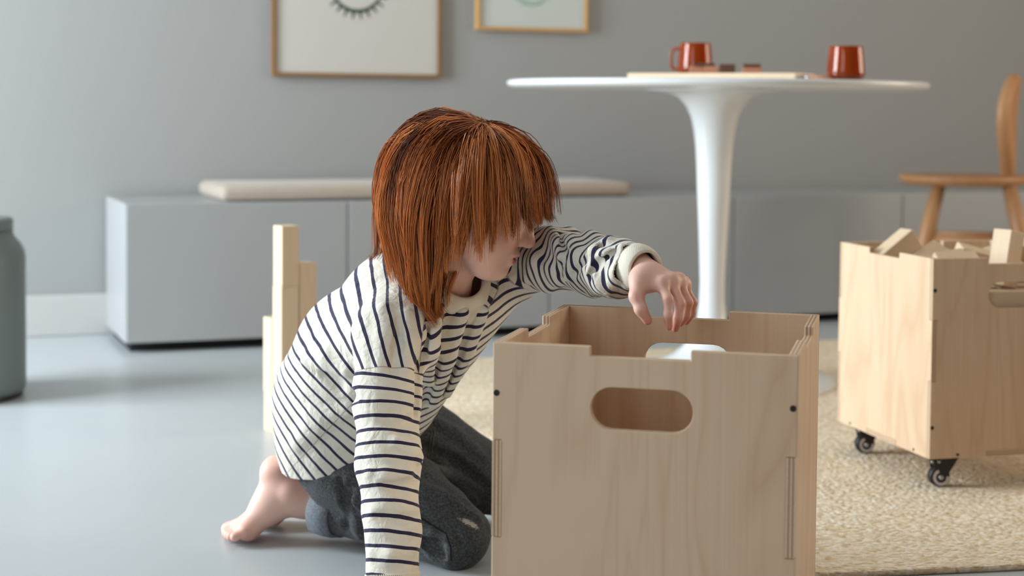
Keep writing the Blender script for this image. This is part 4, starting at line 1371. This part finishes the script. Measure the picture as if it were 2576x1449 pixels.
def d_jeans(p):
    d = d_jeans0(p)
    kf = np.exp(-((p-KNEE_N)**2).sum(1)/(2*0.07**2))
    d = d-0.0034*wob(p, 42, 31)-0.0024*wob(p, 80, 33)*(0.4+kf)
    for a, b, ra, rb, c, r in JR: d = smin(d, bounded(lambda q: rcone(q, a, b, ra, rb), p, c, r), 0.009)
    for a, b, ra, rb, c, r in JG: d = smax(d, -bounded(lambda q: rcone(q, a, b, ra, rb), p, c, r), 0.008)
    return np.maximum(d, -p[:, 2]+0.0006)
v, f = sdf_mesh(d_jeans, (-0.45, 2.20, -0.012), (0.10, 2.75, 0.42), 0.003)
ca = nrm(ANK_N-KNEE_N); cf = nrm(ANK_F-KNEE_F)
cutn = (v-(ANK_N-ca*0.050))@ca; cutf = (v-(ANK_F-cf*0.050))@cf
top = (v-(HEM_P+HEM_N*0.05))@HEM_N
dn_ = rcone(v, KNEE_N, ANK_N, 0.047, 0.0415); df_ = rcone(v, KNEE_F, ANK_F, 0.047, 0.0415)
keep = ~(((cutn > 0) & (np.linalg.norm(v-ANK_N, axis=1) < 0.090)) | ((cutf > 0) & (np.linalg.norm(v-ANK_F, axis=1) < 0.090)) | (top > 0))
vv, ff, used = drop_faces(v, f, keep)
rc = surf(1180, 1315, d_jeans)
rx = nrm(surf(1208, 1331, d_jeans)-surf(1152, 1301, d_jeans))
rp = vv-rc
ra_ = rp@rx; rz_ = np.sqrt(np.maximum((rp**2).sum(1)-ra_**2, 0))
rip = np.clip(1.15-np.sqrt((ra_/0.020)**2+(rz_/0.0055)**2)*0.8, 0, 1)*(np.abs(rz_) < 0.03)
# side seam along the near leg
sl = np.minimum(np.abs((vv-KNEE_N)@nrm(np.cross(KNEE_N-HIP_N, (0, -1, 0)))), 1)
seam = np.exp(-(sl/0.0012)**2)*0
jeans = link_mesh('jeans', np_mesh('jeans', vv, ff, {'rip': rip, 'seam': seam}), M['denim'], person)
jeans['label'] = 'washed black jeans with a ripped knee and rolled cuffs'
sm = jeans.modifiers.new('thickness', 'SOLIDIFY'); sm.thickness = 0.002; sm.offset = -1

def roll_cuff(c, ax, r, h):
    ax = nrm(ax); e1 = nrm(np.array([0, 0, 1.])-ax[2]*ax); e2 = np.cross(ax, e1)
    prof = [(-0.004, 0.0), (0.001, -0.0015), (0.0045, 0.001), (0.005, h*0.4), (0.0035, h-0.002), (0.000, h), (-0.004, h-0.001)]
    n, m = 72, len(prof)
    vs, fs = [], []
    for i in range(n):
        a = 2*math.pi*i/n
        wv = 0.0016*math.sin(3*a+1)+0.0012*math.sin(7*a)
        for r_, z_ in prof:
            P = c+ax*(z_+0.002*math.sin(2*a+0.5))+e1*math.cos(a)*(r+r_+wv)+e2*math.sin(a)*(r+r_+wv)
            P[2] = max(P[2], 0.0006)
            vs.append(P)
    for i in range(n):
        j = (i+1) % n
        for k in range(m):
            l = (k+1) % m
            fs.append((i*m+k, j*m+k, j*m+l, i*m+l))
    me = np_mesh('cuff', np.array(vs), np.array(fs), {'rip': np.zeros(len(vs)), 'seam': np.zeros(len(vs))})
    return link_mesh('cuff', me, M['denim_in'], jeans)
def seam_line(pix, r, mat):
    P = [surf(x, y, d_jeans) for x, y in pix]
    D = []
    for p0, p1 in zip(P, P[1:]):
        for t_ in np.linspace(0, 1, 6, endpoint=False):
            m_ = p0+(p1-p0)*t_
            px_ = IW/2+F_PX*((m_-C_O)@C_R)/((m_-C_O)@C_F); py_ = PP_Y-F_PX*((m_-C_O)@C_U)/((m_-C_O)@C_F)
            D.append(surf(px_, py_, d_jeans))
    D.append(P[-1])
    return from_bm('seam', tube_bm(D, r, 6), mat, jeans, smooth=True)
M['thread_dark'] = plain('dark_denim_seam', srgb(34, 35, 38), 0.9, 0.1)
M['thread_grey'] = plain('grey_stitching', srgb(104, 98, 88), 0.9, 0.1)
seam_line([(1052, 1298), (1085, 1320), (1121, 1341), (1133, 1375), (1135, 1410)], 0.0011, M['thread_dark'])
seam_line([(1056, 1050), (1076, 1064), (1086, 1088), (1082, 1112), (1080, 1138)], 0.0008, M['thread_grey'])
seam_line([(1062, 1046), (1084, 1062), (1093, 1088), (1089, 1114), (1086, 1142)], 0.0008, M['thread_grey'])
roll_cuff(ANK_N-ca*0.068, ca, 0.0440, 0.038)
roll_cuff(ANK_F-cf*0.068, cf, 0.0440, 0.038)

# ------------------------------------------------------------------ hair: single strands, combed out from the crown
def make_hair(N=11000, K=260, T=44, ds=0.0075, seed=7):
    r = np.random.RandomState(seed)
    dirs = r.normal(size=(N*5, 3)); dirs /= np.linalg.norm(dirs, axis=1)[:, None]
    ri = np.array([0.0915, 0.0735, 0.0845]); ci = np.array([-0.004, 0, 0.006])
    ro = np.array([0.117, 0.095, 0.105]); cc = np.array([-0.007, 0, 0.006])
    root = ci+dirs*ri
    ok = (root[:, 2] > 0.050-1.15*np.clip(0.035-root[:, 0], 0, 0.11)) & (root[:, 2] > -0.075)
    root = root[ok][:N]; N = len(root)
    crown = nrm((-0.06, -0.16, 0.97))
    cp = ci+crown*ri
    dirl = nrm((1, 0, 0))
    n0 = (root-ci)/ri**2; n0 /= np.linalg.norm(n0, axis=1)[:, None]
    d = root-cp+r.normal(size=(N, 3))*0.006
    d -= (d*n0).sum(1)[:, None]*n0
    d = d-0.25*np.cross(n0, d)
    d /= np.linalg.norm(d, axis=1)[:, None]
    lay = r.uniform(0.0, 1.0, N)**0.7
    grav = (np.array([0, 0, -1.0])@HEAD_R)
    pos = root.copy()
    P = np.empty((N, T, 3)); P[:, 0] = pos
    alive = np.ones(N, bool); cnt = np.ones(N, int)
    hit = np.zeros(N, int)
    swirl = r.normal(size=(N, 3))*0.05
    longz = r.uniform(-0.030, 0.012, N); bang = r.uniform(-0.010, 0.010, N)
    for k in range(1, T):
        L = k*ds
        s = (lay*min(1, L/0.045)+0.02)[:, None]
        rad = ri*(1-s)+ro*s; c = ci*(1-s)+cc*s
        q = (pos-c)/rad
        kk = np.linalg.norm(q, axis=1)
        n = q/rad; n /= np.linalg.norm(n, axis=1)[:, None]
        below = np.clip(-(n@(-grav)), -1, 1)     # >0 on the underside
        gw = 0.10+0.16*np.clip((n*grav).sum(1)+0.75, 0, 1.5)
        tuck = np.stack([-0.015-pos[:, 0], -pos[:, 1], np.zeros(N)], 1)
        tuck /= np.maximum(np.linalg.norm(tuck, axis=1), 1e-6)[:, None]
        tw = 0.13*np.clip((-0.035-pos[:, 2])/0.04, 0, 1)
        d = d*0.86+grav*gw[:, None]+swirl*0.25+tuck*tw[:, None]
        d /= np.linalg.norm(d, axis=1)[:, None]
        near = kk < 1.03
        dn = (d*n).sum(1)
        fix = near & (dn < 0)
        # let the hair leave the head below its widest part
        d[fix] -= (dn*1.0)[fix][:, None]*n[fix]
        d /= np.linalg.norm(d, axis=1)[:, None]
        pos = pos+d*ds
        q = (pos-c)/rad; kk = np.linalg.norm(q, axis=1)
        ins = kk < 1.0
        tgt = c+q/np.maximum(kk, 1e-6)[:, None]*rad
        pos[ins] = pos[ins]+(tgt[ins]-pos[ins])*0.5
        # rest on the shirt
        low = pos[:, 2] < -0.075
        if low.any():
            w = HEAD_C+pos[low]@HEAD_R.T
            off = 0.004+0.012*lay[low]
            dt = d_torso(w)
            e = 0.003
            gr = np.stack([d_torso(w+np.eye(3)[i]*e)-dt for i in range(3)], 1)/e
            pen = np.clip(off-dt, 0, 0.02)
            w = w+gr*pen[:, None]
            pos[low] = (w-HEAD_C)@HEAD_R
            hit[low] += (pen > 0.002) & (pos[low, 0] < -0.03)
        P[:, k] = pos
        x, z = pos[:, 0], pos[:, 2]
        front = x > 0.019
        endb = front & (z < -0.087+(x-0.028)*0.98+bang)
        lim = -0.122-0.062*np.exp(-(np.clip(np.abs(x+0.012)-0.018, 0, 1)/0.045)**2)+longz
        endl = (~front) & (z < lim)
        alive &= ~(endb | endl | (hit > 3))
        cnt[alive] = k+1
    cnt = np.maximum(cnt, 4)
    S = 15
    tt = np.linspace(0, 1, S)
    Q = np.empty((N, S, 3))
    for i in range(N):
        u = tt*(cnt[i]-1)
        j = np.minimum(u.astype(int), cnt[i]-2); fr = (u-j)[:, None]
        Q[i] = P[i, j]*(1-fr)+P[i, j+1]*fr
    # gather strands into locks
    gi = r.choice(N, K, replace=False)
    cur = np.zeros((N, 1, 3))
    cur[gi, 0] = r.normal(size=(K, 3))*np.array([0.009, 0.006, 0.004])
    back = (Q[gi, -1, 0] < -0.045) & (r.uniform(size=K) < 0.45)
    cur[gi[back], 0] += np.array([-0.022, -0.006, 0.010])*r.uniform(0.4, 1.4, (back.sum(), 1))
    bow = np.zeros((N, 1, 3)); bow[gi, 0] = r.normal(size=(K, 3))*np.array([0.0075, 0.004, 0.001])
    feat = np.concatenate([root, lay[:, None]*0.03, Q[:, -1]*0.5, Q[:, S//2]*0.5], 1)
    G = feat[gi]
    idx = np.argmin(((feat[:, None, :]-G[None])**2).sum(2), axis=1) if N*K < 6e6 else None
    own = gi[idx]
    Q[gi] = Q[gi]+cur[gi]*(tt**2.2)[None, :, None]+bow[gi]*np.sin(tt*math.pi)[None, :, None]
    cl = (0.15+0.72*tt**0.6)[None, :, None]*np.where(r.uniform(size=N) < 0.10, 0.15, 1.0)[:, None, None]
    off = r.normal(size=(N, 1, 3))*0.0034
    Q = Q+cl*(Q[own]+off*(1-0.55*tt)[None, :, None]-Q)
    # slight waviness, loose ends
    ph = r.uniform(0, 6.28, (N, 1)); am = r.normal(size=(N, 1, 3))*0.0011
    Q = Q+am*np.sin(tt[None]*r.uniform(4, 9, (N, 1))+ph)[:, :, None]*tt[None, :, None]
    stray = (r.uniform(size=N) < 0.03)
    Q[stray] += (r.normal(size=(stray.sum(), 1, 3))*0.008)*(tt**2)[None, :, None]
    W = HEAD_C+Q@HEAD_R.T
    # tubes with three sides
    tg = np.gradient(W, axis=1); tg /= np.maximum(np.linalg.norm(tg, axis=2)[:, :, None], 1e-9)
    ref = nrm((0.3, 0.8, 0.5))
    e1 = np.cross(tg, ref); e1 /= np.maximum(np.linalg.norm(e1, axis=2)[:, :, None], 1e-9)
    e2 = np.cross(tg, e1)
    rad = (r.uniform(0.00045, 0.00085, (N, 1))*(1-0.88*tt[None]**1.7))[:, :, None]
    V = np.stack([W+rad*(e1*math.cos(a)+e2*math.sin(a)) for a in (0, 2.0944, 4.1888)], 2)   # N,S,3,3
    base = (np.arange(N)*S*3)[:, None, None]+(np.arange(S-1)*3)[None, :, None]
    kq = np.arange(3); kn = (kq+1) % 3
    F = np.stack([base+kq, base+kn, base+kn+3, base+kq+3], -1).reshape(-1, 4)
    lock_tone = r.uniform(0, 1, N)[own]*0.72+r.uniform(0, 1, N)*0.28
    tone = np.repeat(lock_tone, S*3)
    tip = np.tile(np.repeat(tt, 3), N)
    return V.reshape(-1, 3), F, {'tone': tone, 'tip': tip}

def mat_hair():
    t = NT('copper_hair')
    tn, tp = t.attr('tone'), t.attr('tip')
    c = t.ramp(tn, [(0.0, srgb(66, 27, 11)), (0.35, srgb(132, 66, 27)), (0.7, srgb(200, 114, 50)), (1.0, srgb(234, 160, 94))])
    c = t.mix(t.math('MULTIPLY', tp, 0.25), c, (*srgb(206, 130, 66), 1))
    t.set(color=c, rough=0.33, spec=0.5)
    return t.m
M['hair'] = mat_hair()
hv, hf, ha = make_hair()
hair = link_mesh('hair', np_mesh('hair', hv, hf, ha), M['hair'], person)
hair['label'] = 'shoulder-length copper red hair with a long fringe'
hair['kind'] = 'stuff'
